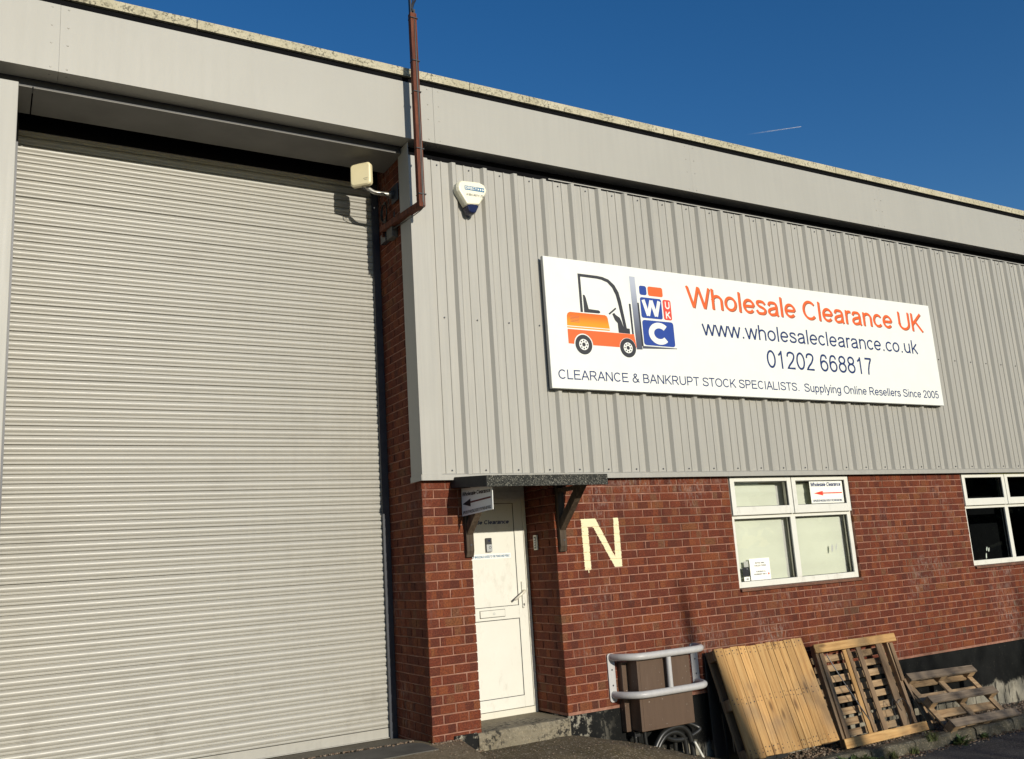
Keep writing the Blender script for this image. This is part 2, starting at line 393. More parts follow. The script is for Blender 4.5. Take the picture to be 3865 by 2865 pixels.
def smooth_path(pts, sub=6):
    P = [Vector(p) for p in pts]; out = []
    for i in range(len(P) - 1):
        a = P[max(i - 1, 0)]; b = P[i]; c = P[i + 1]; d = P[min(i + 2, len(P) - 1)]
        for k in range(sub):
            t = k / sub
            out.append(.5 * ((2 * b) + (c - a) * t + (2 * a - 5 * b + 4 * c - d) * t * t + (3 * b - a - 3 * c + d) * t ** 3))
    out.append(P[-1]); return out

# plain sans lettering drawn from strokes: centre lines in units of the cap height, swept to a stroke width
def _arc(cx, cy, rx, ry, a0, a1, n=14): return [(cx + rx * math.cos(R(a0 + (a1 - a0) * k / n)), cy + ry * math.sin(R(a0 + (a1 - a0) * k / n))) for k in range(n + 1)]
def _spl(pts, sub=5): return [(p.x, p.y) for p in smooth_path([(x, y, 0) for x, y in pts], sub)]
def glyph(c, w):
    h = w / 2; T = 1 - h; B = h; X = .73 - h; m = (T + B) / 2
    E_ = lambda cx, rx, y0, y1, a0=0, a1=360: _arc(cx, (y0 + y1) / 2, rx, (y1 - y0) / 2, a0, a1, 24 if a1 - a0 > 200 else 12)
    G = {
     ' ': (.39, []), '.': (.39, [[(.2, 0), (.2, w * 1.1)]]),
     'A': (.93, [[(.05, 0), (.465, 1)], [(.465, 1), (.88, 0)], [(.22, .34), (.71, .34)]]),
     'B': (.93, [[(.15, 0), (.15, 1)], [(.15, T), (.5, T)] + _arc(.5, (T + .53) / 2, .24, (T - .53) / 2, 90, -90, 10) + [(.15, .53)], [(.5, .53)] + _arc(.52, (B + .53) / 2, .29, (.53 - B) / 2, 90, -90, 10) + [(.15, B)]]),
     'C': (1.0, [E_(.52, .40, B, T, 42, 318)]), 'D': (1.0, [[(.15, 0), (.15, 1)], [(.15, T), (.45, T)] + _arc(.45, m, .42, m - B, 90, -90, 14) + [(.15, B)]]),
     'E': (.93, [[(.15, 0), (.15, 1)], [(.15, T), (.82, T)], [(.15, .53), (.77, .53)], [(.15, B), (.85, B)]]), 'F': (.85, [[(.15, 0), (.15, 1)], [(.15, T), (.78, T)], [(.15, .50), (.68, .50)]]),
     'G': (1.08, [E_(.54, .42, B, T, 40, 330), [(.58, .50), (.94, .50)], [(.94 - h, .50), (.94 - h, .17)]]), 'H': (1.0, [[(.14, 0), (.14, 1)], [(.86, 0), (.86, 1)], [(.14, .53), (.86, .53)]]),
     'I': (.39, [[(.195, 0), (.195, 1)]]), 'K': (.93, [[(.14, 0), (.14, 1)], [(.84, 1), (.14, .36)], [(.36, .57), (.88, 0)]]), 'L': (.78, [[(.14, 0), (.14, 1)], [(.14, B), (.74, B)]]),
     'M': (1.16, [[(.14, 0), (.14, 1)], [(1.02, 0), (1.02, 1)], [(.17, 1), (.58, 0)], [(.58, 0), (.99, 1)]]), 'N': (1.0, [[(.14, 0), (.14, 1)], [(.86, 0), (.86, 1)], [(.15, .97), (.85, .03)]]),
     'O': (1.09, [E_(.545, .44, B, T)]), 'P': (.93, [[(.15, 0), (.15, 1)], [(.15, T), (.52, T)] + _arc(.52, (T + .44) / 2, .28, (T - .44) / 2, 90, -90, 10) + [(.15, .44)]]),
     'R': (1.0, [[(.15, 0), (.15, 1)], [(.15, T), (.56, T)] + _arc(.56, (T + .48) / 2, .26, (T - .48) / 2, 90, -90, 10) + [(.15, .48)], [(.52, .48), (.90, 0)]]),
     'S': (.93, [_spl([(.80, .74), (.74, .88), (.47, T), (.19, .87), (.16, .70), (.30, .57), (.50, .51), (.72, .42), (.81, .27), (.73, .12), (.47, B), (.18, .13), (.10, .30)])]),
     'T': (.85, [[(.425, 0), (.425, 1)], [(.03, T), (.82, T)]]), 'U': (1.0, [[(.14, 1), (.14, .37)] + _arc(.5, .37, .36, .37 - B, 180, 360, 14) + [(.86, 1)]]),
     'W': (1.32, [[(.04, 1), (.35, 0)], [(.35, 0), (.66, 1)], [(.66, 1), (.97, 0)], [(.97, 0), (1.28, 1)]]), 'Y': (.93, [[(.04, 1), (.465, .44)], [(.89, 1), (.465, .44)], [(.465, .46), (.465, 0)]]),
     '&': (.93, [_spl([(.88, .04), (.60, .34), (.30, .70), (.30, .88), (.44, T), (.58, .88), (.56, .72), (.34, .56), (.13, .38), (.12, .20), (.26, .06), (.44, B), (.64, .14), (.80, .44)])]),
     'a': (.776, [_spl([(.13, .50), (.20, .64), (.38, X), (.56, .63), (.615, .47)]) + [(.615, .12), (.67, 0)], _spl([(.615, .42), (.40, .38), (.18, .30), (.13, .17), (.22, .07), (.36, B), (.53, .11), (.615, .26)])]),
     'c': (.70, [E_(.38, .28, B, X, 40, 320)]), 'e': (.776, [[(.10, .365), (.67, .365)], E_(.39, .285, B, X, 0, 322)]),
     'g': (.776, [E_(.37, .26, B, X), [(.63, .73), (.63, .02)] + _spl([(.63, .02), (.58, -.16), (.37, -.28 + h), (.20, -.22), (.14, -.10)])]),
     'h': (.776, [[(.14, 0), (.14, 1)], [(.14, .44)] + _arc(.39, .44, .25, X - .44, 180, 0, 12) + [(.64, 0)]]), 'i': (.31, [[(.155, 0), (.155, .73)], [(.155, .87), (.155, 1)]]),
     'k': (.70, [[(.14, 0), (.14, 1)], [(.62, .73), (.14, .27)], [(.30, .42), (.66, 0)]]), 'l': (.31, [[(.155, 0), (.155, 1)]]),
     'n': (.776, [[(.14, 0), (.14, .73)], [(.14, .44)] + _arc(.39, .44, .25, X - .44, 180, 0, 12) + [(.64, 0)]]), 'o': (.776, [E_(.388, .29, B, X)]),
     'p': (.776, [[(.14, -.28), (.14, .73)], E_(.40, .26, B, X)]), 'r': (.465, [[(.14, 0), (.14, .73)], [(.14, .42)] + _spl([(.14, .42), (.18, .58), (.30, X), (.45, .66)])]),
     's': (.70, [_spl([(.58, .52), (.52, .63), (.35, X), (.17, .64), (.14, .53), (.24, .43), (.38, .38), (.55, .30), (.60, .20), (.52, .09), (.35, B), (.16, .09), (.09, .22)])]),
     'u': (.776, [[(.14, .73), (.14, .29)] + _arc(.385, .29, .245, .29 - B, 180, 360, 12) + [(.63, .73)], [(.63, .3), (.63, 0)]]),
     'w': (1.0, [[(.04, .73), (.27, 0)], [(.27, 0), (.5, .73)], [(.5, .73), (.73, 0)], [(.73, 0), (.96, .73)]]), 'y': (.70, [[(.04, .73), (.35, .02)], [(.66, .73), (.33, -.08), (.24, -.24), (.08, -.28 + h)]]),
     '0': (.776, [E_(.388, .285, B, T)]), '1': (.776, [[(.43, 0), (.43, 1)], [(.43, .92), (.20, .73)]]),
     '2': (.776, [_spl([(.12, .70), (.18, .88), (.38, T), (.60, .87), (.64, .70), (.50, .46), (.26, .24), (.11, B)]) + [(.68, B)]]),
     '5': (.776, [[(.62, T), (.23, T), (.16, .50)] + _spl([(.16, .50), (.36, .60), (.56, .53), (.64, .33), (.56, .13), (.36, B), (.18, .12), (.11, .26)])]),
     '6': (.776, [_spl([(.62, .74), (.55, .89), (.40, T), (.22, .88), (.12, .62), (.11, .34)]), E_(.385, .27, B, .60)]),
     '7': (.776, [[(.10, T), (.66, T)], [(.65, T), (.46, .62), (.35, .30), (.31, 0)]]), '8': (.776, [E_(.388, .28, B, .54), E_(.388, .24, .54, T)])}
    return G[c]
def sweep(pl, w):
    P = [Vector(p) for p in pl]; closed = (P[0] - P[-1]).length < 1e-4; n = len(P); L = []
    for i in range(n):
        a = P[i - 1] if i else (P[-2] if closed else None); c = P[i + 1] if i < n - 1 else (P[1] if closed else None)
        d1 = (P[i] - a).normalized() if a is not None else (c - P[i]).normalized(); d2 = (c - P[i]).normalized() if c is not None else d1
        t = (d1 + d2); t = t.normalized() if t.length > 1e-6 else d1
        nn = Vector((-t.y, t.x)); k = min(1.6, 1 / max(.3, nn.dot(Vector((-d1.y, d1.x)))))
        L += [P[i] + nn * (w / 2 * k), P[i] - nn * (w / 2 * k)]
    return L, [(2 * i, 2 * i + 1, 2 * i + 3, 2 * i + 2) for i in range(n - 1)]
def lettering(name, body, O, U, V, w, h, mat, parent, bold=0.0, shear=0.0):
    """text stretched to w x h with its lower left corner at O, reading along U with up V; a large line becomes one object for each word"""
    wt = .135 + bold; x = 0; words = [[]]
    for ch in body:
        adv, st = glyph(ch, wt)
        if ch == ' ': words.append([])
        for k, pl in enumerate(st):
            L, F = sweep(pl, wt); words[-1].append(([(p.x + x + p.y * shear, p.y, k) for p in L], F))
        x += adv
    allp = [p for wd in words for L, F in wd for p in L]
    x0 = min(p[0] for p in allp); x1 = max(p[0] for p in allp); y0 = min(p[1] for p in allp); y1 = max(p[1] for p in allp)
    O, U, V = Vector(O), Vector(U), Vector(V); N_ = U.cross(V).normalized() * .00012
    if h < .08: words = [[q for wd in words for q in wd]]
    for wd in words:
        if not wd: continue
        b = MB()
        for L, F in wd: b.add([O + U * ((p[0] - x0) / (x1 - x0) * w) + V * ((p[1] - y0) / (y1 - y0) * h) + N_ * p[2] for p in L], F)
        o = b.build(name, mat, parent)
    return o
EX, EZ = (1, 0, 0), (0, 0, 1)

# ------------------------------------------------------------------ ground
def sm(t): t = max(0, min(1, t)); return t * t * (3 - 2 * t)
def g_wall(x):
    if x <= 0: return -.17
    if x <= .735: return -.17 - .24 * x
    return max(-.392 - .243 * (x - .75), -.74)
def g_far(x): return -.2 - .60 * sm((x + 1) / 4)
def ground_z(x, y):
    f = sm((-y - .55) / .6)
    a = g_wall(x); b = g_far(x)
    if x > 1.9: f = sm((-y - .45) / .15)
    return a * (1 - f) + b * f - (.0 if y > -40 else 0)
xs = [-600, -150, -50, -20, -10, -6, -4, -3] + [-2.5 + .12 * i for i in range(64)] + [5.3, 5.8, 6.5, 7.5, 9, 12, 20, 50, 150, 600]
xs = sorted(set([round(x, 3) for x in xs] + [.73, .745]))
ys = [1.2, .6, 0.1, 0.0] + [-.06 * i for i in range(1, 26)] + [-1.7, -2, -2.5, -3.5, -5, -8, -14, -30, -80, -200, -600]
b = MB(); nx = len(xs)
for y in ys:
    for x in xs: b.v.append((x, y, ground_z(x, y) + random.uniform(-.004, .004) * (1 if -3 < x < 6 and y > -2 else 0)))
for j in range(len(ys) - 1):
    for i in range(nx - 1): b.f.append((j * nx + i, (j + 1) * nx + i, (j + 1) * nx + i + 1, j * nx + i + 1))
ground = struct(b.build('ground', M['asphalt'], smooth=True))
ground.data.materials.append(M['ramp'])
for p in ground.data.polygons:
    c = p.center
    if c.x < 2.1 + .15 * math.sin(c.y * 9) and c.y > -1.35 and c.x > -1.6: p.material_index = 1

# apron in front of the roller shutter, a raised slab with a straight outer edge
def apron_z(y): return -.10 + .045 * sm((.8 - y) / .75) - .05 * sm((-y - .5) / 3)
ay = [.95, .78, .6, .4, .25, .1, -.05, -.25, -.5, -.85, -1.4, -2.2, -3.2]
b = MB()
for y in ay:
    xr = -1.0 if y > .02 else -1.035 + .243 * y
    for x in (-9, -6, -4, -3, -2.3, -1.8, -1.5, (xr - 1.5) / 2, xr): b.v.append((x, y, apron_z(y) + (random.uniform(-.003, .003))))
for j in range(len(ay) - 1):
    for i in range(8): b.f.append((j * 9 + i, (j + 1) * 9 + i, (j + 1) * 9 + i + 1, j * 9 + i + 1))
o0 = len(b.v)
for j, y in enumerate(ay):
    x = b.v[j * 9 + 8]; b.v.append((x[0] + .02, x[1], -.5))
for j in range(len(ay) - 1): b.f.append((j * 9 + 8, (j + 1) * 9 + 8, o0 + j + 1, o0 + j))
apron = struct(b.build('concrete_apron', M['apron']))
# smooth strip at the foot of the shutter, with a broken front edge
b = MB(); n = 60; top = []; bot = []
for i in range(n + 1):
    x = -6 + i * (4.66 / n); e = .245 + random.uniform(-.02, .02) + (.06 * sm((-1.8 - x) / .6) if x < -1.8 else 0) + .02 * math.sin(x * 9)
    top.append((x, .93, -.116)); bot.append((x, e, apron_z(e) + .012))
for i in range(n): b.quad(bot[i], bot[i + 1], top[i + 1], top[i])
struct(b.build('shutter_threshold', M['threshold']))
b = MB()
pl = [(-6, .19), (-2.4, .30), (-1.9, .20), (-1.44, .225), (-1.335, .08), (-1.35, -.247), (-6, -.27)]
b.prism([(x, y, apron_z(y) - .01) for x, y in pl], (0, 0, .018))
struct(b.build('dark_paving_slab', M['plate']))

# ------------------------------------------------------------------ the warehouse
WH = thing('warehouse_unit', 'red brick and grey clad industrial unit with roller shutter, door and windows', 'building', (0, 0, 0))
X_END = 9.6
# -- bricks
BR = []                                                   # x0,x1,y0,y1,z0,z1, normal
W1, W2, WZ0 = (2.1375, 3.9375), (5.9625, 7.7625), .9
def clip_front(x0, x1, z0):
    segs = [(x0, x1)]
    if z0 > WZ0 - .03:
        for a, c in (W1, W2):
            ns = []
            for s0, s1 in segs:
                if s1 <= a or s0 >= c: ns.append((s0, s1)); continue
                if s0 < a - .03: ns.append((s0, a - .004))
                if s1 > c + .03: ns.append((c + .004, s1))
            segs = ns
    return segs
for j in range(-2, 68):
    z0 = j * .075 + .005; z1 = z0 + .065; odd = j % 2
    if 0 <= j < 27:
        # right-hand wall
        x = 0
        first = True
        while x < X_END:
            ln = .215 if (odd or not first) else .1025
            dep = .215 if (first and not odd) else .1025
            for a, c in clip_front(x, x + ln, z0): BR.append((a, c, 0, dep, z0, z1, 'f'))
            x += ln + .01; first = False
        y = .1125 if odd else .225
        while y < .52: BR.append((0, .1025, y, y + .215, z0, z1, 'l')); y += .225
        # pier right reveal
        y = .225 if odd else .1125
        while y < .52: BR.append((-.9475, -.845, y, y + .215, z0, z1, 'r')); y += .225
    if j < 27:
        if odd: BR += [(-1.285, -1.1825, 0, .215, z0, z1, 'c'), (-1.1725, -.9575, 0, .1025, z0, z1, 'f'), (-.9475, -.845, 0, .215, z0, z1, 'f')]
        else: BR += [(-1.285, -1.07, 0, .1025, z0, z1, 'c'), (-1.06, -.845, 0, .1025, z0, z1, 'f')]
    y = .225 if odd else .1125
    while y < .72: BR.append((-1.285, -1.1825, y, min(y + .215, .78), z0, z1, 'l')); y += .225
def bscore(q):
    x0, x1, y0, y1, z0, z1, k = q
    c = Vector(((x0 + x1) / 2, (y0 + y1) / 2, (z0 + z1) / 2)); d = CAM - c; L = d.length; d /= L
    a = 0
    if k in 'fc': a += (x1 - x0) * max(0, -d.y)
    if k in 'lc': a += (y1 - y0) * max(0, -d.x)
    if k == 'r': a = 0
    if -.15 < z0 and k == 'f' and x0 > 1.5 and z0 < .3: a *= .3        # behind the pallets
    v = c - CAM; px = v.dot(r2) / v.dot(fwd) ; py = v.dot(u2) / v.dot(fwd)
    if abs(px) > .57 or abs(py) > .43: a = 0
    return a / L / L
BR.sort(key=bscore, reverse=True)
walls = {}
def mortar(name, boxes):
    mb = MB()
    for q in boxes: mb.box(*q)
    return mb.build(name, M['mortar'], WH)
brick_wall = mortar('brick_wall', [
    (.006, X_END, .006, .26, -.02, .9), (.006, W1[0], .006, .26, .9, 2.1), (W1[1], W2[0], .006, .26, .9, 2.1), (W2[1], X_END, .006, .26, .9, 2.1), (.006, .2, .26, .75, -.02, 2.1)])
brick_pier = mortar('brick_pier', [(-1.279, -.851, .006, .78, -.6, 2.03), (-1.279, -.851, .10, .78, 2.03, 5.06)])
cache = {}
def brick_mesh(dx, dy, dz, v):
    k = (round(dx, 4), round(dy, 4), round(dz, 4), v)
    if k in cache: return cache[k]
    rr = random.Random(v * 7 + 3); hx, hy, hz = dx / 2, dy / 2, dz / 2; e = .0045
    mb = MB(); n0 = []
    def jt(): return rr.uniform(-.0016, .0016)
    # back ring, side ring, chamfered front ring
    for (yy, ins) in ((hy, 0), (-hy + e, 0), (-hy, e)):
        for sx, sz in ((-1, -1), (1, -1), (1, 1), (-1, 1)):
            q = .35 if yy == hy else 1
            # chamfer the long vertical corners as well so both faces of a corner brick look worn
            mb.v.append((sx * (hx - ins) + jt() * q, yy, sz * (hz - ins) + jt() * q))
    for r_ in range(2):
        for i in range(4): mb.f.append((r_ * 4 + i, r_ * 4 + (i + 1) % 4, r_ * 4 + 4 + (i + 1) % 4, r_ * 4 + 4 + i)[::-1])
    mb.f.append((8, 9, 10, 11)); 
    me = mb.mesh('brick'); me.materials.append(M['brick']); cache[k] = me; return me
rest = MB()
for i, q in enumerate(BR):
    x0, x1, y0, y1, z0, z1, k = q
    dx, dy, dz = x1 - x0, y1 - y0, z1 - z0
    c = Vector(((x0 + x1) / 2, (y0 + y1) / 2, (z0 + z1) / 2))
    j = random.uniform(-.0015, .0015)
    turn = k in 'lr'
    me = brick_mesh(dy if turn else dx, dx if turn else dy, dz, random.randint(0, 4))
    rot = Matrix.Rotation(R(-90) if k == 'l' else R(90) if k == 'r' else 0, 4, 'Z') @ Matrix.Rotation(random.uniform(-.004, .004), 4, 'Y')
    mw = Matrix.Translation(c + (Vector((j, 0, 0)) if turn else Vector((0, j, 0)))) @ rot
    if i < 300:
        o = bpy.data.objects.new('brick', me); COL.objects.link(o); o.matrix_world = mw
        p = brick_wall if x0 >= -.01 else brick_pier
        o.parent = p; o.matrix_parent_inverse = wmat(p).inverted(); o.matrix_basis = mw
    else:
        rest.add([mw @ v.co for v in me.vertices], [tuple(p.vertices) for p in me.polygons])
o = rest.build('bricks', M['brick'], WH, kind='stuff')
# -- painted letter N, paint lying in the relief of the brick courses
NP = [(.284, 1.658), (.446, 1.657), (.636, 1.296), (.650, 1.658), (.706, 1.658), (.707, 1.209), (.622, 1.209), (.412, 1.582), (.356, 1.584), (.358, 1.197), (.290, 1.199)]
def span(z):
    xs_ = []
    for a, c in zip(NP, NP[1:] + NP[:1]):
        if (a[1] > z) != (c[1] > z): xs_.append(a[0] + (z - a[1]) / (c[1] - a[1]) * (c[0] - a[0]))
    xs_.sort(); return list(zip(xs_[::2], xs_[1::2]))
b = MB(); z = 1.197; dz = .005; prev = None
while z < 1.657:
    f = (z / .075) % 1; y = .0035 if (f < .07 or f > .93) else -.0035
    for a, c in span(z + dz / 2):
        a += random.uniform(-.003, .003); c += random.uniform(-.003, .003)
        b.box(a, c, y, .012, z, z + dz)
    z += dz
b.box(.325, .333, -.0033, .002, 1.172, 1.198)
lt = b.build('painted_letter', M['cream'], WH); lt['label'] = 'large cream painted capital letter N on the bricks'
M['letter'] = NT('cream masonry paint'); tt = M['letter']; pp = tt.pos()
M['letter'] = tt.out(tt.mix(tt.step(tt.noise(pp, 45, 5, .75), .60, .68, 0, .75), (.76, .68, .43), (.30, .13, .08)), .7, .3, 0, tt.bump(tt.noise(pp, 90, 3), .4, .003))
lt.data.materials[0] = M['letter']
# -- plinth and doorstep
MB().box(.0, X_END, .003, .3, -1.2, -.022).build('plinth', M['plinth'], WH)
b = MB(); pts = [(-.02, -.03), (-.035, -.06), (-.03, -.6), (.7, -.6), (.7, -.03)]
b.prism([(-.89, y, z) for y, z in pts], (.889, 0, 0)); b.build('doorstep', M['concrete'], WH, bevel=.008)
b = MB(); b.box(-1.10, -.892, -.012, .3, -.6, -.024); b.build('pier_footing', M['plinth'], WH)

# -- profiled cladding
def clad_profile(xa, xb):
    P = [(xa, -.035)]; k = math.floor((xa + .897) / .3265)
    while True:
        base = -.897 + .3265 * k; k += 1
        for dx, y in ((0, -.035), (.024, -.068), (.060, -.068), (.084, -.035), (.150, -.035), (.153, -.043), (.166, -.043), (.170, -.035), (.246, -.035), (.249, -.043), (.262, -.043), (.266, -.035)):
            x = base + dx
            if x <= xa + .002: continue
            if x >= xb: P.append((xb, -.035)); return P
            P.append((x, y))
def cladding(xa, xb, z0, z1, name):
    P = clad_profile(xa, xb); mb = MB(); n = len(P)
    for z in (z0, z1):
        for x, y in P: mb.v.append((x, y, z))
    for z in (z0, z1):
        for x, y in P: mb.v.append((x, y + .002, z))
    for i in range(n - 1):
        mb.f += [(i, i + 1, n + i + 1, n + i), (2 * n + i, 3 * n + i, 3 * n + i + 1, 2 * n + i + 1), (n + i, n + i + 1, 3 * n + i + 1, 3 * n + i), (i, 2 * n + i, 2 * n + i + 1, i + 1)]
    return mb.build(name, M['paint'], WH)
clad = cladding(-1.135, X_END, 2.07, 4.925, 'wall_cladding')
b = MB(); xk = -1.2235
while xk < X_END - .3:
    for z in (2.105, 3.45, 4.885):
        if z == 3.45 and not (xk > 5.5 or xk < 0): continue
        b.tube([(xk + .212, -.034, z), (xk + .212, -.042, z)], .0075, 8)
    xk += .3265
b.build('screws', M['steel_dark'], clad, kind='stuff')
b = MB(); b.box(-1.302, -1.120, -.062, -.058, 2.05, 4.925); b.box(-1.302, -1.298, -.058, .165, 2.05, 5.05); b.box(-1.120, -1.116, -.062, -.036, 2.05, 4.925)
b.build('corner_trim', M['paint'], WH)
b = MB(); b.prism([(-1.306, -.066, 2.022), (-1.306, -.066, 2.068), (-1.306, -.036, 2.080), (-1.306, .0, 2.080), (-1.306, .0, 2.03), (-1.306, -.06, 2.022)], (X_END + 1.306, 0, 0))
b.box(-1.310, -1.306, -.06, .165, 2.022, 2.07)
b.build('bottom_flashing', M['paint'], WH)
b = MB(); b.box(-1.27, X_END, -.03, .09, 2.085, 4.90); b.box(-1.296, X_END, .065, .0915, 4.90, 5.066); b.build('lining_with_gap_shade', M['void'], WH)  # black backing; its top strip paints the shade above the cladding
# -- fascia, soffit, roof edge
fx = [-10.2, -7.15, -4.1, -1.047, 2.0, 5.05, 8.1, 11.2]
fas = MB().box(-10.2, 11.2, -.088, -.02, 5.08, 5.60).build('fascia', M['steel_dark'], WH)
for i in range(len(fx) - 1):
    a, c = fx[i] + .0008, fx[i + 1] - .0008; dy = random.uniform(-.002, .002)
    b = MB(); b.prism([(a, -.1 + dy, 5.066), (a, -.1 + dy, 5.612), (a, -.02, 5.612), (a, -.02, 5.608), (a, -.096 + dy, 5.608), (a, -.096 + dy, 5.07), (a, .085, 5.072), (a, .085, 5.068)], (c - a, 0, 0))
    b.build('panel', M['fascia'], fas)
b = MB()
for x in fx[1:-1]:
    for s in (-.055, .055):
        for z in (5.585, 5.435, 5.29, 5.095): b.tube([(x + s, -.098, z), (x + s, -.1030, z)], [.009, .006], 8)
        b.tube([(x + s, -.03, 5.069), (x + s, -.03, 5.063)], [.011, .007], 8)
b.build('rivets', M['fascia'], fas, kind='stuff')
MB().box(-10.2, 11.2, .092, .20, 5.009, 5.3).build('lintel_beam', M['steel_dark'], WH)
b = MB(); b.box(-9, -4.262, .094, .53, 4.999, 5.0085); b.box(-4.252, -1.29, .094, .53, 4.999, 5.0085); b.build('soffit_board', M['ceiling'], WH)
MB().box(-10.2, 11.2, -.085, .0, 5.615, 5.661).build('eaves_shade_strip', M['void'], WH)  # black strip paints the shade in the gap under the roof sheet
b = MB(); b.box(.2, X_END, -.028, -.022, 4.948, 4.958); b.build('angle_trim', M['paint'], WH)
rf = MB().box(-10.2, 11.2, .001, 9, 5.62, 5.66).build('roof', M['void'], WH)
x = -10.4
while x < 11:
    L = random.uniform(2.3, 2.6)
    if x < -3.12 < x + 2.6 and x + L != -3.12: L = -3.12 - x if x > -6 else L
    d = random.uniform(-.004, .004)
    b = MB(); b.prism([(x, -.112 + d, 5.668 + d), (x, -.117 + d, 5.742 + d), (x, .3, 5.80), (x, .3, 5.72)], (L - .006, 0, 0)); b.build('roof_sheet', M['sheet'], rf)
    x += L
# building body so that it is solid from the side
b = MB(); b.box(-10.2, 11.2, .95, 9, -1, 5.6); b.box(.2, X_END, .76, .95, -1, 5.6); b.build('building_body', M['void'], WH)
MB().box(X_END, 11.2, .0, .95, -1, 5.06).build('end_wall', M['paint'], WH)
# -- left pilaster in flat sheet
b = MB(); b.box(-10.2, -4.352, -.05, .95, -.6, 4.955); b.build('clad_pilaster', M['fascia'], WH, bevel=.004)

# -- roller shutter
SH = MB().box(-4.36, -1.30, .80, .82, -.08, 5.4).build('roller_shutter', M['void'], WH)
prof = [(0, .010), (.0025, .004), (.004, -.006), (.007, -.0085), (.010, -.0060), (.0125, -.0085), (.0155, -.0085), (.0175, -.001), (.021, -.003), (.028, -.0105), (.036, -.0150), (.045, -.0165), (.055, -.0150), (.063, -.0110), (.0695, -.004), (.0712, .010), (.0735, .010)]
b = MB(); n = len(prof)
for x in (-4.40, -1.318):
    for z, y in prof: b.v.append((x, y, z))
for i in range(n - 1): b.f.append((i, n + i, n + i + 1, i + 1))
sl = b.mesh('slat'); sl.materials.append(M['shutter'])
for p in sl.polygons: p.use_smooth = True
z = -.012
while z < 5.3:
    o = bpy.data.objects.new('slat', sl); COL.objects.link(o); adopt(o, SH); o.location = (random.uniform(-.003, .003), .765 + random.uniform(-.002, .002), z); o.rotation_euler = (random.uniform(-.007, .007), random.uniform(-.0004, .0004), 0); z += .0735
MB().box(-4.351, -1.29, .71, .735, 4.955, 5.35).build('recess_shade_board', M['void'], SH)  # black board added to darken the recess above the slats
b = MB(); b.box(-4.4, -1.33, .755, .79, -.086, -.014); b.box(-4.4, -1.312, .735, .79, -.092, -.086); b.build('bottom_rail', M['shutter'], SH)
MB().box(-4.4, -1.33, .76, .80, -.13, -.092).build('rail_gap_shade', M['seal'], SH)  # black strip colours in the shade under the bottom rail
b = MB(); b.box(-1.335, -1.286, .715, .80, -.12, 5.3); b.box(-1.352, -1.335, .715, .735, -.12, 5.3); b.build('guide', M['steel_dark'], SH)
b = MB(); b.box(-4.351, -4.33, .70, .80, -.12, 5.3); b.build('guide', M['steel_dark'], SH)

# -- front door
DR = MB().box(-.80, -.045, .512, .55, .03, 1.90).build('door', M['upvc'], WH)
b = MB(); b.frame(-.845, -.003, -.032, 1.962, .492, .56, .052, .036, .055, .06); b.build('door_frame', M['upvc_aged'], DR, bevel=.004)
MB().box(-.845, .0, .50, .6, 1.962, 2.03).build('frame_head', M['upvc_aged'], DR)
b = MB(); b.frame(-.79, -.042, .028, 1.90, .496, .511, .092, .092, .10, .045)
b.box(-.698, -.134, .496, .511, .807, .92); b.build('stiles', M['upvc'], DR, bevel=.003)
b = MB(); b.box(-.695, -.137, .503, .511, .923, 1.852); b.build('panel', M['upvc'], DR); b = MB(); b.box(-.695, -.137, .503, .511, .131, .804); b.build('panel', M['upvc'], DR)
b = MB(); b.frame(-.698, -.134, .92, 1.855, .4985, .5075, .005); b.frame(-.698, -.134, .128, .807, .4985, .5075, .005); b.build('seal', M['seal'], DR)
lb = MB().box(-.544, -.291, .486, .497, .835, .894).build('letterbox', M['upvc'], DR, bevel=.004)
b = MB(); b.frame(-.548, -.287, .831, .898, .4935, .4965, .003); b.build('letterbox_shadow_gap', M['seal'], DR)
b = MB(); b.disc((-.405, .864), .011, .4845, 16, .007); b.build('emblem', M['silver'], lb)
hd = MB().box(-.101, -.079, .478, .497, .893, 1.133).build('handle_plate', M['upvc'], DR, bevel=.006)
b = MB(); b.tube([(-.09, .49, 1.045), (-.09, .445, 1.045), (-.105, .435, 1.036), (-.205, .437, .972)], [.011, .011, .011, .010], 10); soft(b.build('lever', M['upvc_aged'], DR))
b = MB(); b.disc((-.089, .925), .008, .4775, 12); b.box(-.092, -.086, .4772, .478, .908, .925); b.build('keyhole', M['ink'], DR)
lettering('door_lettering', 'Wholesale Clearance', (-.735, .5015, 1.665), EX, EZ, .552, .040, M['navy'], DR, .07, .15)
b = MB(); b.box(-.70, -.185, .5018, .5028, 1.352, 1.398); st_ = b.build('door_sticker', M['notice'], DR)
lettering('sticker_lettering', 'SUPPLIERS OF WHOLESALE GOODS TO THE TRADE AND PUBLIC', (-.678, .5005, 1.362), EX, EZ, .48, .024, M['teal'], st_, .06)

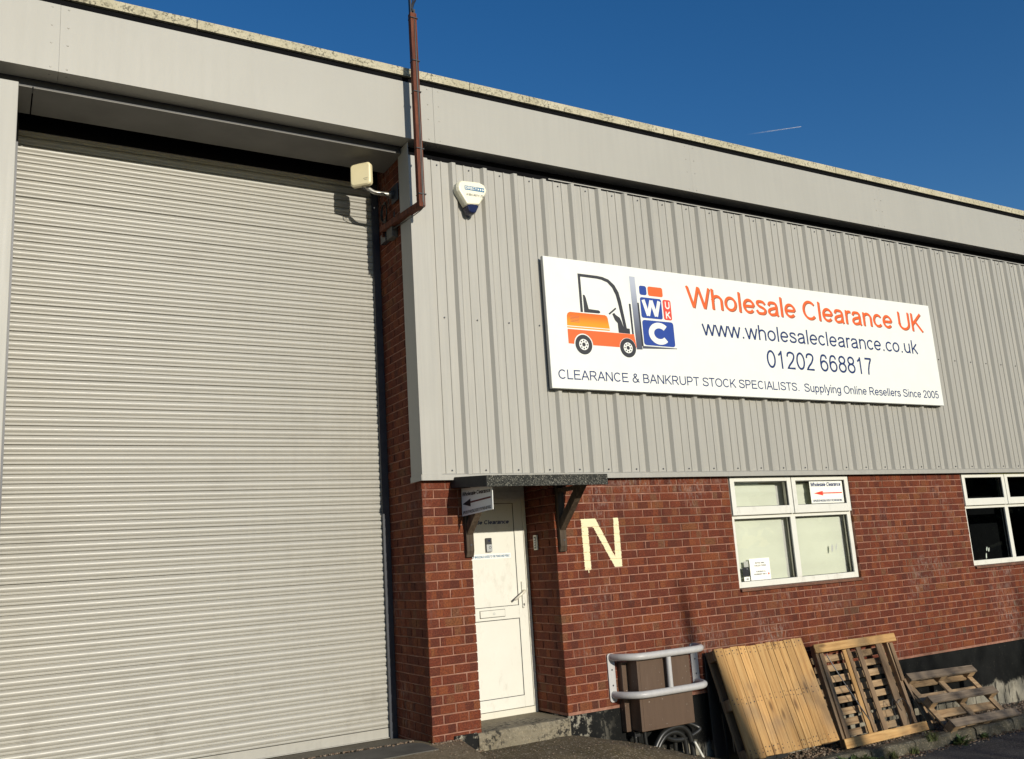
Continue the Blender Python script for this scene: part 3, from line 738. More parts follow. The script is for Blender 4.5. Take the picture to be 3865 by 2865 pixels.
# -- windows
def window(x0, x1, interior, nm):
    fr = MB(); fr.frame(x0 + .003, x1 - .003, .906, 2.018, .035, .095, .055, .055, .058, .05)
    mid = (x0 + x1) / 2 - .005
    fr.box(mid - .036, mid + .036, .035, .095, .964, 1.968); fr.box(x0 + .058, mid - .036, .035, .095, 1.592, 1.652); fr.box(mid + .036, x1 - .058, .035, .095, 1.592, 1.652)
    wi = fr.build('window', M['upvc'], WH, bevel=.003)
    for a, c in ((x0 + .018, mid - .006), (mid + .006, x1 - .018)):
        f = MB(); f.frame(a, c, 1.628, 2.012, -.002, .033, .058, .058, .085, .042); f.build('opener', M['upvc'], wi, bevel=.004)
        g = MB(); g.frame(a + .058, c - .058, 1.713, 1.970, .010, .030, .004); g.build('seal', M['seal'], wi)
        g = MB(); g.quad((a + .056, .022, 1.711), (c - .056, .022, 1.711), (c - .056, .022, 1.972), (a + .056, .022, 1.972)); g.build('pane', M['glass'] if interior == 'blind' else M['glass_dark'], wi)
    for a, c in ((x0 + .058, mid - .036), (mid + .036, x1 - .058)):
        g = MB(); g.frame(a, c, .964, 1.592, .052, .075, .004); g.build('seal', M['seal'], wi)
        g = MB(); g.quad((a - .004, .064, .960), (c + .004, .064, .960), (c + .004, .064, 1.596), (a - .004, .064, 1.596)); g.build('pane', M['glass'] if interior == 'blind' else M['glass_dark'], wi)
    s = MB(); s.prism([(x0 - .0, -.028, .872), (x0, -.028, .898), (x0, .06, .906), (x0, .06, .872)], (x1 - x0 - .002, 0, 0)); s.build('sill', M['sill'], wi, bevel=.003)
    return wi, mid
w1, mid1 = window(*W1, 'blind', 1); w1['label'] = 'white framed window with pale blinds and notices'
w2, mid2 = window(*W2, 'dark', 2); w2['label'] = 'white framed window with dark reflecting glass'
for (a, c, z0, z1) in ((2.2, 2.905, 1.64, 1.948), (mid1 + .02, 3.60, 1.64, 1.948), (2.19, 2.935, .95, 1.572), (mid1 + .02, 3.835, .95, 1.572)):
    n = 14; b = MB()
    for i in range(n + 1):
        zz = z0 + (z1 - z0) * i / n; yy = .112 + .004 * math.sin(i * 1.1) + (.006 if i in (5, 9) else 0)
        b.v += [(a, yy, zz), (c, yy, zz)]
    for i in range(n): b.f.append((2 * i, 2 * i + 1, 2 * i + 3, 2 * i + 2))
    soft(b.build('blind', M['blind'], w1))
b = MB(); b.box(W1[0] - .05, W1[1] + .05, .135, .145, .85, 2.05); b.build('room_lining', M['room'], w1)
b = MB(); b.box(W1[0] - .2, W1[0], .096, .21, .8, 2.06); b.box(W1[1], W1[1] + .1, .096, .21, .8, 2.06); b.build('reveal', M['room'], w1)
b = MB(); b.box(W2[0] - .2, W2[1] + .2, .70, .71, .6, 2.2); b.build('room_lining', M['void'], w2)  # black sheet paints the unlit room behind the glass
b = MB(); b.disc((0, 0), 1, 0, 16)
for (cx, cz, rx, rz, sk) in ((3.60, 1.235, .014, .042, .006), (3.665, 1.245, .010, .040, .010)):
    m_ = MB().add([(cx + v[0] * rx + v[2] * sk, .0605, cz + v[2] * rz) for v in b.v], b.f); m_.build('window_sticker', M['room'], w1)
for (cx, cz, rx, rz, sk) in ((6.359, 1.091, .012, .026, .008), (6.397, 1.080, .012, .026, .008), (6.327, 1.007, .011, .036, .008)):
    b2 = MB(); b2.disc((0, 0), 1, 0, 16); MB().add([(cx + v[0] * rx + v[2] * sk, .0675, cz + v[2] * rz) for v in b2.v], b2.f).build('window_sticker', M['notice'], w2)
b = MB(); b.box(6.55, 7.77, .0, .032, 2.003, 2.0215); b.build('yellow_tape', plain('yellow tape', (.72, .70, .12), .5), w2)

# ------------------------------------------------------------------ things fixed to the building
# main sign
SG = thing('shop_sign', 'wide white sign board with orange forklift logo and large lettering on cladding', 'sign', (2.84, -.1, 2.843))
yS = -.118
b = MB(); b.box(.008, 5.688, yS, -.113, 2.845, 4.112); b.build('face', M['white'], SG)
b = MB(); b.frame(.006, 5.690, 2.843, 4.114, -.1128, -.078, .02); b.build('edge_frame', M['silver'], SG)
yL = yS - .0015
def sline(nm, body, x0, x1, z0, z1, mat, bold=0.0, dy=0): return lettering(nm, body, (x0, yL + dy, z0), EX, EZ, x1 - x0, z1 - z0, mat, SG, bold)
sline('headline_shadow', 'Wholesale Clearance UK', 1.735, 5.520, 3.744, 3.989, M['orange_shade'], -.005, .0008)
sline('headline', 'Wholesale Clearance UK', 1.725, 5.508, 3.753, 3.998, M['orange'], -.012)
sline('web_address', 'www.wholesaleclearance.co.uk', 1.894, 5.345, 3.466, 3.640, M['navy'], -.02)
sline('phone_number', '01202 668817', 2.771, 4.460, 3.170, 3.372, M['navy'], -.02)
sline('strapline', 'CLEARANCE & BANKRUPT STOCK SPECIALISTS.', .084, 3.205, 2.929, 3.028, M['navy'], -.012)
sline('strapline', 'Supplying Online Resellers Since 2005', 3.288, 5.612, 2.900, 3.026, M['navy'], -.012)
def poly(nm, pts, mat, dy=0): 
    mb = MB(); mb.add([(x, yL + dy, z) for x, z in pts], [tuple(range(len(pts)))]); return mb.build(nm, mat, SG)
def rrect(x0, x1, z0, z1, r=.022, n=5):
    P = []
    for cx, cz, a0 in ((x1 - r, z1 - r, 0), (x0 + r, z1 - r, 90), (x0 + r, z0 + r, 180), (x1 - r, z0 + r, 270)):
        for k in range(n + 1): a = R(a0 + 90 * k / n); P.append((cx + r * math.cos(a), cz + r * math.sin(a)))
    return P
co = [(.388, 3.978), (.62, 3.977), (.68, 3.972), (.75, 3.953), (.817, 3.902), (.86, 3.832), (.88, 3.748), (.923, 3.471)]
ci = [(.417, 3.949), (.61, 3.947), (.662, 3.942), (.732, 3.922), (.785, 3.874), (.821, 3.804), (.841, 3.72), (.887, 3.474)]
mb = MB(); mb.add([(x, yL, z) for x, z in co + ci], [(i, i + 8, i + 9, i + 1) for i in range(7)]); mb.add([(.388, yL, 3.978), (.417, yL, 3.949), (.417, yL, 3.595), (.389, yL, 3.595)], [(0, 3, 2, 1)])
mb.build('logo_cab_frame', M['ink'], SG)
poly('logo_seat', [(.431, 3.77), (.452, 3.766), (.463, 3.74), (.486, 3.632), (.60, 3.628), (.618, 3.618), (.618, 3.604), (.604, 3.597), (.431, 3.595)], M['ink'])
poly('logo_hood', [(.223, 3.452), (.715, 3.453), (.701, 3.557), (.690, 3.577), (.668, 3.586), (.265, 3.586), (.240, 3.574), (.228, 3.549)], M['orange_lite'])
poly('logo_hood_stripe', [(.223, 3.430), (.714, 3.432), (.714, 3.444), (.223, 3.443)], M['orange_lite'])
for i in range(5): poly('logo_vent', [(.264, 3.489 + i * .014), (.368, 3.489 + i * .014), (.368, 3.494 + i * .014), (.264, 3.494 + i * .014)], M['orange_shade'], -.0006)
arch = lambda cx, r: [(cx + r * math.cos(R(a)), 3.276 + r * math.sin(R(a))) for a in range(0, 181, 15)]
body = [(.224, 3.418), (.224, 3.277)] + arch(.396, .108)[::-1] + arch(.916, .100)[::-1] + [(1.02, 3.30), (1.005, 3.417)]
poly('logo_body', body, M['orange'])
for cx in (.396, .916):
    mb = MB(); mb.disc((cx, 3.276), .096, yL - .0004, 32); wh_ = mb.build('logo_tyre', M['ink'], SG)
    mb = MB(); mb.disc((cx, 3.276), .054, yL - .0010, 28, .020); mb.build('logo_rim', M['white'], SG)
    mb = MB()
    for k in range(8): a = k * math.pi / 4; mb.disc((cx + .038 * math.cos(a), 3.276 + .038 * math.sin(a)), .008, yL - .0015, 10)
    mb.build('logo_rim_holes', M['ink'], SG)
poly('logo_steering_wheel', [(.716, 3.606), (.728, 3.594), (.815, 3.660), (.806, 3.674)], M['ink'])
poly('logo_column', [(.760, 3.606), (.785, 3.618), (.80, 3.60), (.847, 3.574), (.865, 3.539), (.887, 3.474), (.957, 3.471), (.957, 3.419), (.819, 3.421), (.816, 3.517), (.786, 3.545)], M['ink'], -.0003)
poly('logo_mast', [(1.008, 4.014), (1.022, 3.267), (1.092, 3.270), (1.077, 4.015)], M['mast'])
poly('logo_mast_bar', [(.973, 3.727), (.981, 3.418), (1.002, 3.418), (.996, 3.727)], M['ink'], -.0003)
poly('logo_fork_bar', [(1.080, 3.747), (1.088, 3.303), (1.110, 3.303), (1.099, 3.747)], M['ink'], -.0006)
poly('logo_fork', [(1.095, 3.280), (1.534, 3.300), (1.534, 3.307), (1.10, 3.308)], M['mast'], -.0007)
poly('logo_block', rrect(1.12, 1.210, 3.834, 3.930), M['blue']); poly('logo_block', rrect(1.227, 1.416, 3.832, 3.931), M['orange'])
poly('logo_block', rrect(1.119, 1.387, 3.597, 3.810), M['blue']); poly('logo_block', rrect(1.404, 1.508, 3.596, 3.808), M['red']); poly('logo_block', rrect(1.120, 1.515, 3.318, 3.576, .03), M['blue'])
sline('logo_letter', 'W', 1.137, 1.375, 3.618, 3.790, M['white'], .11, -.0005); sline('logo_letter', 'C', 1.190, 1.425, 3.333, 3.560, M['white'], .12, -.0005)
sline('logo_letter', 'U', 1.428, 1.490, 3.712, 3.790, M['white'], .06, -.0005); sline('logo_letter', 'K', 1.430, 1.492, 3.608, 3.690, M['white'], .06, -.0005)

# alarm box
AL = thing('alarm_box', 'white triangular alarm siren box with dark blue lens on the cladding', 'alarm', (-.72, -.07, 4.42))
out = [(-.83, 4.725), (-.64, 4.735), (-.585, 4.715), (-.560, 4.665), (-.572, 4.63), (-.652, 4.505), (-.785, 4.492), (-.868, 4.62), (-.873, 4.66), (-.862, 4.70)]
cxA, czA = -.715, 4.62
front = [(cxA + (x - cxA) * .90, czA + (z - czA) * .92) for x, z in out]
mb = MB(); n = len(out)
for ring, y in ((out, -.069), (out, -.125), (front, -.155)):
    for x, z in ring: mb.v.append((x, y, z))
for r_ in range(2):
    for i in range(n): mb.f.append((r_ * n + i, r_ * n + (i + 1) % n, r_ * n + n + (i + 1) % n, r_ * n + n + i))
mb.f.append(tuple(range(2 * n, 3 * n)))
soft_al = mb.build('casing', M['alarm'], AL, bevel=.010, seg=3)
lens = [(-.654, 4.503), (-.690, 4.432), (-.712, 4.420), (-.745, 4.420), (-.768, 4.432), (-.783, 4.490), (-.745, 4.515), (-.69, 4.512)]
lf = [(cxA + (x - cxA) * .9, 4.47 + (z - 4.47) * .86) for x, z in lens]
mb = MB(); n = len(lens)
for ring, y in ((lens, -.070), (lens, -.122), (lf, -.150)):
    for x, z in ring: mb.v.append((x, y, z))
for r_ in range(2):
    for i in range(n): mb.f.append((r_ * n + i, r_ * n + n + i, r_ * n + n + (i + 1) % n, r_ * n + (i + 1) % n))
mb.f.append(tuple(range(2 * n, 3 * n))[::-1]); mb.build('lens', M['alarm_blue'], AL, bevel=.008)
yA = -.1565
b = MB(); b.box(-.80, -.60, yA, yA + .0008, 4.635, 4.675); bx_ = b.build('label_strip', M['teal'], AL)
lettering('label_lettering', 'DIRECT', (-.795, yA - .0012, 4.641), EX, EZ, .118, .029, M['white'], AL, .08)
for i in range(3): MB().add([(-.668 + i * .024, yA - .0012, 4.642), (-.668 + i * .024, yA - .0012, 4.668), (-.650 + i * .024, yA - .0012, 4.655)], [(0, 2, 1)]).build('label_arrow', M['white'], AL)
lettering('label_lettering', '& SECURITY LTD', (-.785, yA, 4.582), EX, EZ, .175, .022, M['ink'], AL, .03)

# panel antenna on its arm
AN = thing('panel_antenna', 'cream square panel antenna on a bent pipe arm above the roller shutter', 'antenna', (-1.29, .283, 4.686))
c = Vector((-1.622, .292, 4.833)); nrm = Vector((-.72, -.69, 0)).normalized(); ux = Vector((-nrm.y, nrm.x, 0)); 
def pan(hw, hh, rad, dep0, dep1, ins=.012):
    mb = MB(); rr_ = rrect(-hw, hw, -hh, hh, rad, 6); ri = rrect(-hw + ins, hw - ins, -hh + ins, hh - ins, rad, 6); n = len(rr_)
    for ring, d in ((rr_, dep0), (rr_, dep1 - .012), (ri, dep1)):
        for x, z in ring: mb.v.append(tuple(c + ux * x + Vector((0, 0, z)) + nrm * d))
    for r_ in range(2):
        for i in range(n): mb.f.append((r_ * n + i, r_ * n + (i + 1) % n, r_ * n + n + (i + 1) % n, r_ * n + n + i))
    mb.f.append(tuple(range(2 * n, 3 * n))); mb.f.append(tuple(range(n))[::-1]); return mb
pan(.100, .108, .030, -.045, .006).build('panel', M['cream'], AN)
b = MB(); b.add([tuple(c + ux * x + Vector((0, 0, z)) + nrm * .0068) for x, z in ((.03, -.052), (.075, -.047), (.075, -.044), (.034, -.048))], [(0, 1, 2, 3)]); b.add([tuple(c + ux * x + Vector((0, 0, z)) + nrm * .0068) for x, z in ((.04, -.064), (.072, -.062), (.072, -.059), (.04, -.061))], [(0, 1, 2, 3)]); b.build('maker_mark', M['ink'], AN)
b = MB(); b.tube(smooth_path([(-1.585, .335, 4.80), (-1.555, .325, 4.74), (-1.50, .305, 4.69), (-1.44, .29, 4.676), (-1.345, .283, 4.676), (-1.30, .283, 4.678)]), .019, 14); soft(b.build('pipe_arm', M['galv'], AN))
b = MB(); b.tube([(-1.345, .283, 4.676), (-1.31, .283, 4.678)], .038, 14); b.box(-1.312, -1.300, .19, .33, 4.60, 4.76); b.build('wall_plate', M['steel_dark'], AN, bevel=.003)
b = MB(); b.tube(smooth_path([(-1.60, .31, 4.735), (-1.595, .30, 4.70), (-1.55, .29, 4.680), (-1.47, .27, 4.668), (-1.40, .262, 4.665), (-1.34, .33, 4.62), (-1.31, .42, 4.60)]), .004, 6); b.build('cable', M['rubber'], AN)
CC = thing('cable_coil', 'coil of thin dark cable hanging on the shaded brick return', 'cable', (-1.305, .5, 4.5))
b = MB()
for k in range(4):
    ph = k * .5; b.tube([(-1.308 - .004 * k, .505 + (.055 + .006 * k) * math.cos(a / 12 * 6.283 + ph), 4.585 + (.11 - .008 * k) * math.sin(a / 12 * 6.283 + ph)) for a in range(13)], .004, 6)
b.tube(smooth_path([(-1.31, .55, 4.66), (-1.305, .62, 4.75), (-1.30, .66, 4.95)]), .004, 6)
b.build('coil', M['rubber'], CC)
JB = thing('junction_box', 'dull grey junction box on the shaded brick return beneath the rusty arm', 'box', (-1.29, .43, 4.25))
b = MB(); b.box(-1.345, -1.2865, .27, .40, 4.27, 4.37); b.build('casing', plain('dirty grey box', (.09, .085, .075), .7, var=.3, scale=20), JB, bevel=.005)
b = MB(); b.box(-1.335, -1.2865, .45, .57, 4.29, 4.38); b.build('casing', M['steel_dark'], JB, bevel=.005)
b = MB(); b.tube(smooth_path([(-1.31, .42, 4.31), (-1.33, .43, 4.30), (-1.31, .46, 4.31)]), .005, 6); b.tube([(-1.302, .30, 4.37), (-1.302, .30, 4.52)], .007, 6); b.build('conduit', M['black'], JB)

# rusty pole on an outrigger arm
PO = thing('rusty_pole', 'tall rusty red brown steel post rising past the fascia on an arm', 'pole', (-1.29, -.24, 4.36))
b = MB(); x0, x1, y0, y1 = -1.324, -1.266, -.298, -.245; z0, z1 = 4.352, 6.19; tk = .007
b.box(x0, x1, y0, y0 + tk, z0, z1); b.box(x0, x0 + tk, y0 + tk, y1, z0, z1); b.box(x1 - tk, x1, y0 + tk, y1, z0, z1)
b.build('post', M['rust'], PO)
b = MB(); A = Vector((-1.296, -.298, 0)); B = Vector((-1.352, .47, 0)); dd = (B - A).normalized(); ss = Vector((-dd.y, dd.x, 0)) * .027
b.prism([(*(A - ss).xy, 4.345), (*(A + ss).xy, 4.345), (*(A + ss).xy, 4.395), (*(A - ss).xy, 4.395)], (B - A) + Vector((0, 0, .03)))
b.box(-1.36, -1.2865, .455, .475, 4.33, 4.46); b.build('arm', M['rust'], PO)
b = MB(); b.tube([(-1.282, -0.302, 4.356), (-1.280, -0.303, 4.886), (-1.286, -0.302, 5.486), (-1.288, -0.302, 6.086)], .0045, 6); b.tube([(-1.290, -0.301, 4.386), (-1.293, -0.302, 5.186), (-1.290, -0.301, 6.146)], .003, 6)
b.tube(smooth_path([(-1.282, -0.302, 4.356), (-1.299, -0.270, 4.321), (-1.30, .0, 4.335), (-1.33, .25, 4.34), (-1.345, .40, 4.30)]), .0045, 6); b.build('cable', M['rubber'], PO)
for z in (4.46, 4.88, 5.42, 5.72, 6.14):
    b = MB(); b.box(x0 - .003, x1 + .010, y0 - .009, y1 + .002, z - .004, z + .004); b.build('cable_tie', M['black'], PO)
b = MB(); b.box(-1.320, -1.310, -.292, -.255, 6.19, 6.75); b.box(-1.310, -1.270, -.282, -.276, 6.19, 6.24)
b.tube(smooth_path([(-1.299, -0.285, 6.236), (-1.282, -0.290, 6.296), (-1.266, -0.290, 6.331), (-1.276, -0.290, 6.376), (-1.296, -0.290, 6.361), (-1.302, -0.290, 6.326)]), .008, 8)
b.tube(smooth_path([(-1.294, -0.290, 6.206), (-1.302, -0.292, 6.266), (-1.290, -0.292, 6.326), (-1.300, -0.292, 6.436), (-1.294, -0.292, 6.736)]), .007, 8); b.build('hook', M['black'], PO)

# canopy over the door
CN = thing('door_canopy', 'small flat felted porch canopy on timber brackets above the front door', 'canopy', (-.43, 0, 1.37))
xl, xr, dC = -1.01, .153, -.645
b = MB(); b.prism([(xl + .004, 0, 1.967), (xl + .004, 0, 2.018), (xl + .004, dC + .012, 1.99), (xl + .004, dC + .012, 1.915)], (xr - xl - .008, 0, 0)); b.build('deck', M['bracket'], CN)
b = MB(); b.prism([(xl, -.068, 2.0225), (xl, -.068, 2.045), (xl, dC, 1.998), (xl, dC, 1.909), (xl, dC + .011, 1.907), (xl, dC + .011, 1.99)], (xr - xl, 0, 0)); b.build('felt', M['felt'], CN)
for x in (xl, xr):
    b = MB(); s_ = -.005 if x == xl else .005
    b.prism([(x, -.0, 1.962), (x, -.0, 2.045), (x, dC + .001, 1.997), (x, dC + .001, 1.909)], (s_, 0, 0)); b.build('felt_end', M['felt_flat'], CN)
b = MB(); b.box(-.63, -.628, dC - .0012, dC, 1.909, 1.998); b.box(-.02, -.018, dC - .0012, dC, 1.909, 1.998); b.build('felt_lap', M['felt_flat'], CN)
def bracket(x0, x1):
    bk = MB(); bk.prism([(x0, -.0015, 1.372), (x0, -.03, 1.375), (x0, -.047, 1.425), (x0, -.047, 1.96), (x0, -.0015, 1.966)], (x1 - x0, 0, 0)); q = bk.build('bracket', M['bracket'], CN, bevel=.004)
    s = MB(); s.prism([(x0 + .004, -.046, 1.56), (x0 + .004, -.046, 1.655), (x0 + .004, -.34, 1.936), (x0 + .004, -.44, 1.928)], (x1 - x0 - .008, 0, 0)); s.build('strut', M['bracket'], q, bevel=.004)
    a = MB(); a.prism([(x0, -.048, 1.90), (x0, -.048, 1.962), (x0, -.60, 1.921), (x0, -.60, 1.862)], (x1 - x0, 0, 0)) if False else a.box(x0 + .006, x1 - .006, -.36, -.048, 1.90, 1.935); a.build('arm', M['bracket'], q)
    n_ = MB(); n_.disc(((x0 + x1) / 2 + .008, 1.475), .008, -.0485, 10); n_.build('bolt', M['steel_dark'], q)
bracket(-.915, -.845); bracket(.020, .090)
lbx = MB(); lbx.box(.005, .075, -.05, -.0015, 1.372, 1.38)

# direction board hanging under the canopy, at right angles to the wall
HS = thing('direction_board', 'small tilted white direction board with black arrow hanging under the porch canopy', 'sign', (-.92, -.28, 1.71))
xH = -.926; q0 = Vector((xH, -.012, 1.718)); eu = Vector((0, -.545, .017)); ev = Vector((0, -.01, .235)); eu2 = eu.normalized(); ev2 = ev.normalized()
P4 = [q0, q0 + eu, q0 + eu * .985 + ev * .77, q0 + ev]
b = MB(); b.prism([q0, q0 + eu, q0 + eu + ev * .80, q0 + ev], (.006, 0, 0)); b.build('board', M['notice'], HS)
O = q0 + Vector((-.0015, 0, 0))
lettering('board_lettering', 'Wholesale Clearance', O + eu * .03 + ev * .70, (eu2 - Vector((0, 0, .05))), ev2, .50, .035, M['ink'], HS, .07, .15)
lettering('board_lettering', 'SUPPLIERS OF WHOLESALE GOODS TO THE TRADE AND PUBLIC', O + eu * .03 + ev * .05, eu2, ev2, .50, .028, M['ink'], HS, .06)
def pt(u, v): return tuple(O + eu * u + ev * v)
MB().add([pt(.03, .42), pt(.30, .56), pt(.30, .28)], [(0, 1, 2)]).build('arrow_head', M['ink'], HS)
MB().add([pt(.30, .40), pt(.95, .40), pt(.95, .46), pt(.30, .46)], [(0, 1, 2, 3)]).build('arrow_shaft', plain('dark red ink', (.10, .015, .015), .5), HS)

# doorbell and key safe
DB = thing('video_doorbell', 'black and silver video doorbell on the white front door', 'doorbell', (-.418, .5, 1.413))
b = MB(); b.box(-.449, -.388, .478, .5025, 1.415, 1.541); b.build('body', M['black'], DB, bevel=.006)
b = MB(); b.box(-.447, -.390, .4745, .478, 1.417, 1.483); b.build('cover', M['silver'], DB, bevel=.002)
b = MB(); b.disc((-.412, 1.455), .013, .4738, 16, .009); b.build('button_ring', M['ink'], DB); b = MB(); b.disc((-.418, 1.516), .009, .4775, 14); b.build('camera_lens', M['alarm_blue'], DB)
KS = thing('key_safe', 'small keypad plate fixed to the shaded brick reveal beside the door', 'keypad', (-.01, .33, 1.407))
b = MB(); b.frame(0, .058, 1.407, 1.541, 0, .012, .012); mb = MB().add([(-.004 - v[1], .303 + v[0], v[2]) for v in b.v], [f[::-1] for f in b.f]); mb.build('surround', M['upvc_aged'], KS)
b = MB(); b.box(-.018, -.0065, .315, .349, 1.419, 1.529); b.build('keypad', M['black'], KS)
b = MB()
for i in range(4):
    for k in range(2): b.box(-.021, -.018, .320 + k * .014, .330 + k * .014, 1.432 + i * .022, 1.446 + i * .022)
b.build('keys', M['silver'], KS)

# notices in the left window
WN = thing('window_direction_poster', 'white poster with red arrow inside the upper right window pane', 'poster', (3.59, .03, 1.72))
yN = .0275
b = MB(); b.box(3.335, 3.852, yN, yN + .0015, 1.722, 1.968); b.build('paper', M['white'], WN)
lettering('poster_lettering', 'Wholesale Clearance', (3.352, yN - .001, 1.905), EX, EZ, .475, .045, M['navy'], WN, .07, .15)
lettering('poster_lettering', 'SUPPLIERS OF WHOLESALE GOODS TO THE TRADE AND PUBLIC', (3.365, yN - .001, 1.738), EX, EZ, .46, .026, M['navy'], WN, .06)
MB().add([(3.385, yN - .001, 1.832), (3.53, yN - .001, 1.856), (3.53, yN - .001, 1.806)], [(0, 1, 2)]).build('arrow_head', M['red'], WN)
MB().add([(3.53, yN - .001, 1.826), (3.835, yN - .001, 1.826), (3.835, yN - .001, 1.838), (3.53, yN - .001, 1.838)], [(0, 1, 2, 3)]).build('arrow_shaft', M['red'], WN)
MN = thing('collection_notice', 'white paper notice about collection days in the lower left window pane', 'notice', (2.5, .07, .97))
yN = .0685
b = MB(); b.box(2.366, 2.648, yN, yN + .001, .968, 1.186); b.build('paper', M['notice'], MN)
for body, z, w_ in (('ROYAL MAIL', 1.132, .135), ('COLLECTIONS', 1.105, .165), ('TUESDAY &', 1.045, .135), ('THURSDAY ONLY', 1.018, .185)):
    lettering('notice_lettering', body, (2.51 - w_ / 2 - (.01 if 'ONLY' in body else 0), yN - .001, z), EX, EZ, w_, .016, M['ink'], MN, .06)
b = MB(); b.disc((2.620, 1.026), .011, yN - .001, 14); b.build('red_dot', M['red'], MN)
PH = thing('black_leaflet', 'small black leaflet with white label at the lower left window corner', 'leaflet', (2.3, .07, .967))
b = MB(); b.box(2.262, 2.352, yN, yN + .001, 1.012, 1.105); b.build('cover', M['ink'], PH); b = MB(); b.box(2.272, 2.352, yN, yN + .001, .967, 1.010); b.build('label', M['notice'], PH)
b = MB(); b.box(2.29, 2.35, yN + .002, yN + .003, 1.107, 1.165); b.build('backing', M['room'], PH); b = MB(); b.disc((2.325, 1.088), .006, yN - .0008, 10); b.box(2.30, 2.335, yN - .001, yN - .0005, .978, .996); b.build('print', M['silver'], PH)

# brown meter cabinet, hoop guard and cables
MC = thing('meter_cabinet', 'brown metal meter cabinet on the wall behind the grey hoop guard', 'cabinet', (.9, -.02, -.22))
b = MB(); b.box(.556, 1.225, -.068, .002, -.222, .372); b.build('back_box', M['meter'], MC, bevel=.004)
b = MB(); b.box(.612, 1.212, -.218, -.0685, -.212, .388); b.build('front_box', M['meter'], MC, bevel=.005)
b = MB(); b.box(.64, 1.19, -.2205, -.2185, -.19, .365); b.build('cabinet_door', M['meter'], MC, bevel=.001)
b = MB(); b.box(.60, .66, -.12, -.02, -.262, -.222); b.build('gland_plate', M['black'], MC)
HG = thing('hoop_guard', 'light grey tubular steel hoop guard bolted over the brown meter cabinet', 'guard rail', (.95, 0, .05))
def plate(x0, x1, z0, z1):
    pb = MB(); pts = rrect(x0, x1, z0, z1, .025, 5); pb.prism([(x, -.012, z) for x, z in pts], (0, .010, 0)); q = pb.build('wall_plate', M['tube'], HG)
    h = MB()
    for f in (.34, .66): h.disc(((x0 + x1) / 2 + .004, z0 + (z1 - z0) * f), .008, -.0128, 12)
    h.build('bolt_holes', M['ink'], q)
plate(.447, .522, .035, .452); plate(1.408, 1.492, .03, .445)
for z in (.420, .098):
    path = smooth_path([(.49, -.013, z), (.493, -.06, z), (.512, -.14, z + .003), (.55, -.205, z + .004), (.61, -.25, z + .004), (.70, -.266, z + .004), (.95, -.268, z + .004), (1.20, -.266, z + .004), (1.30, -.252, z + .004), (1.375, -.20, z + .003), (1.425, -.12, z), (1.447, -.05, z), (1.45, -.013, z)], 5)
    soft(MB().tube(path, .031, 16).build('rail', M['tube'], HG))
soft(MB().tube([(.93, -.268, .13), (.93, -.268, .395)], .024, 14, False).build('upright', M['tube'], HG))
CB = thing('power_cables', 'thick black power cables looping below the brown meter cabinet', 'cable', (.95, -.12, -.4))
def cable(pts, r=.022): soft(MB().tube(smooth_path(pts), r, 12).build('cable', M['rubber'], CB))
cable([(.735, -.16, -.52), (.765, -.16, -.40), (.86, -.155, -.285), (.97, -.15, -.240), (1.085, -.15, -.238), (1.17, -.15, -.295), (1.205, -.15, -.40), (1.21, -.15, -.56)], .026)
cable([(.80, -.13, -.53), (.83, -.13, -.40), (.90, -.125, -.32), (.98, -.12, -.285), (1.08, -.12, -.29), (1.15, -.12, -.36), (1.165, -.12, -.55)], .024)
cable([(.90, -.12, -.24), (.93, -.12, -.30), (1.02, -.12, -.345), (1.14, -.12, -.355), (1.25, -.12, -.335), (1.335, -.12, -.30), (1.30, -.10, -.265), (1.19, -.08, -.215)], .022)
cable([(1.00, -.11, -.22), (1.05, -.10, -.32), (1.06, -.09, -.45), (1.06, -.08, -.56)], .02)
cable([(.625, -.09, -.26), (.628, -.09, -.36)], .018); cable([(.715, -.11, -.222), (.72, -.11, -.32), (.735, -.11, -.42)], .018)
b = MB(); b.tube([(1.19, -.21, -.375), (1.30, -.20, -.56)], .011, 8); tag(b.build('white_pipe', M['upvc']), 'thin white plastic pipe leaning below the meter cabinet', 'pipe')

# ------------------------------------------------------------------ pallets
def frame3(o, tl, br):
    o, tl, br = Vector(o), Vector(tl), Vector(br)
    v = (tl - o).normalized(); u = (br - o); u = (u - v * u.dot(v)).normalized(); nn = u.cross(v)     # towards the viewer
    if nn.y > 0: nn = -nn
    return o, u, v, nn
def plank(name, F, u0, u1, v0, v1, w0, w1, mat, parent, skew=0, bev=.003):
    """board in pallet axes; local x along u, local z along v, local y into the pallet"""
    o, u, v, nn = F
    c = o + u * ((u0 + u1) / 2) + v * ((v0 + v1) / 2) + nn * ((w0 + w1) / 2)
    hx, hz, hy = (u1 - u0) / 2, (v1 - v0) / 2, (w1 - w0) / 2
    mb = MB(); mb.box(-hx, hx, -hy, hy, -hz, hz)
    vs = [(x + random.uniform(-.002, .002), y, z + random.uniform(-.003, .003)) for x, y, z in mb.v]; mb.v = vs
    me = mb.mesh(name); me.materials.append(mat)
    ob = bpy.data.objects.new(name, me); COL.objects.link(ob)
    mw = Matrix((u, -nn, v)).transposed().to_4x4(); mw.translation = c
    if skew: mw = mw @ Matrix.Rotation(skew, 4, 'Y')
    ob.parent = parent; ob.matrix_parent_inverse = wmat(parent).inverted(); ob.matrix_basis = mw
    if bev:
        bv = ob.modifiers.new('bevel', 'BEVEL'); bv.width = bev; bv.segments = 1
    return ob
PG = 'pallets leaning on the wall'
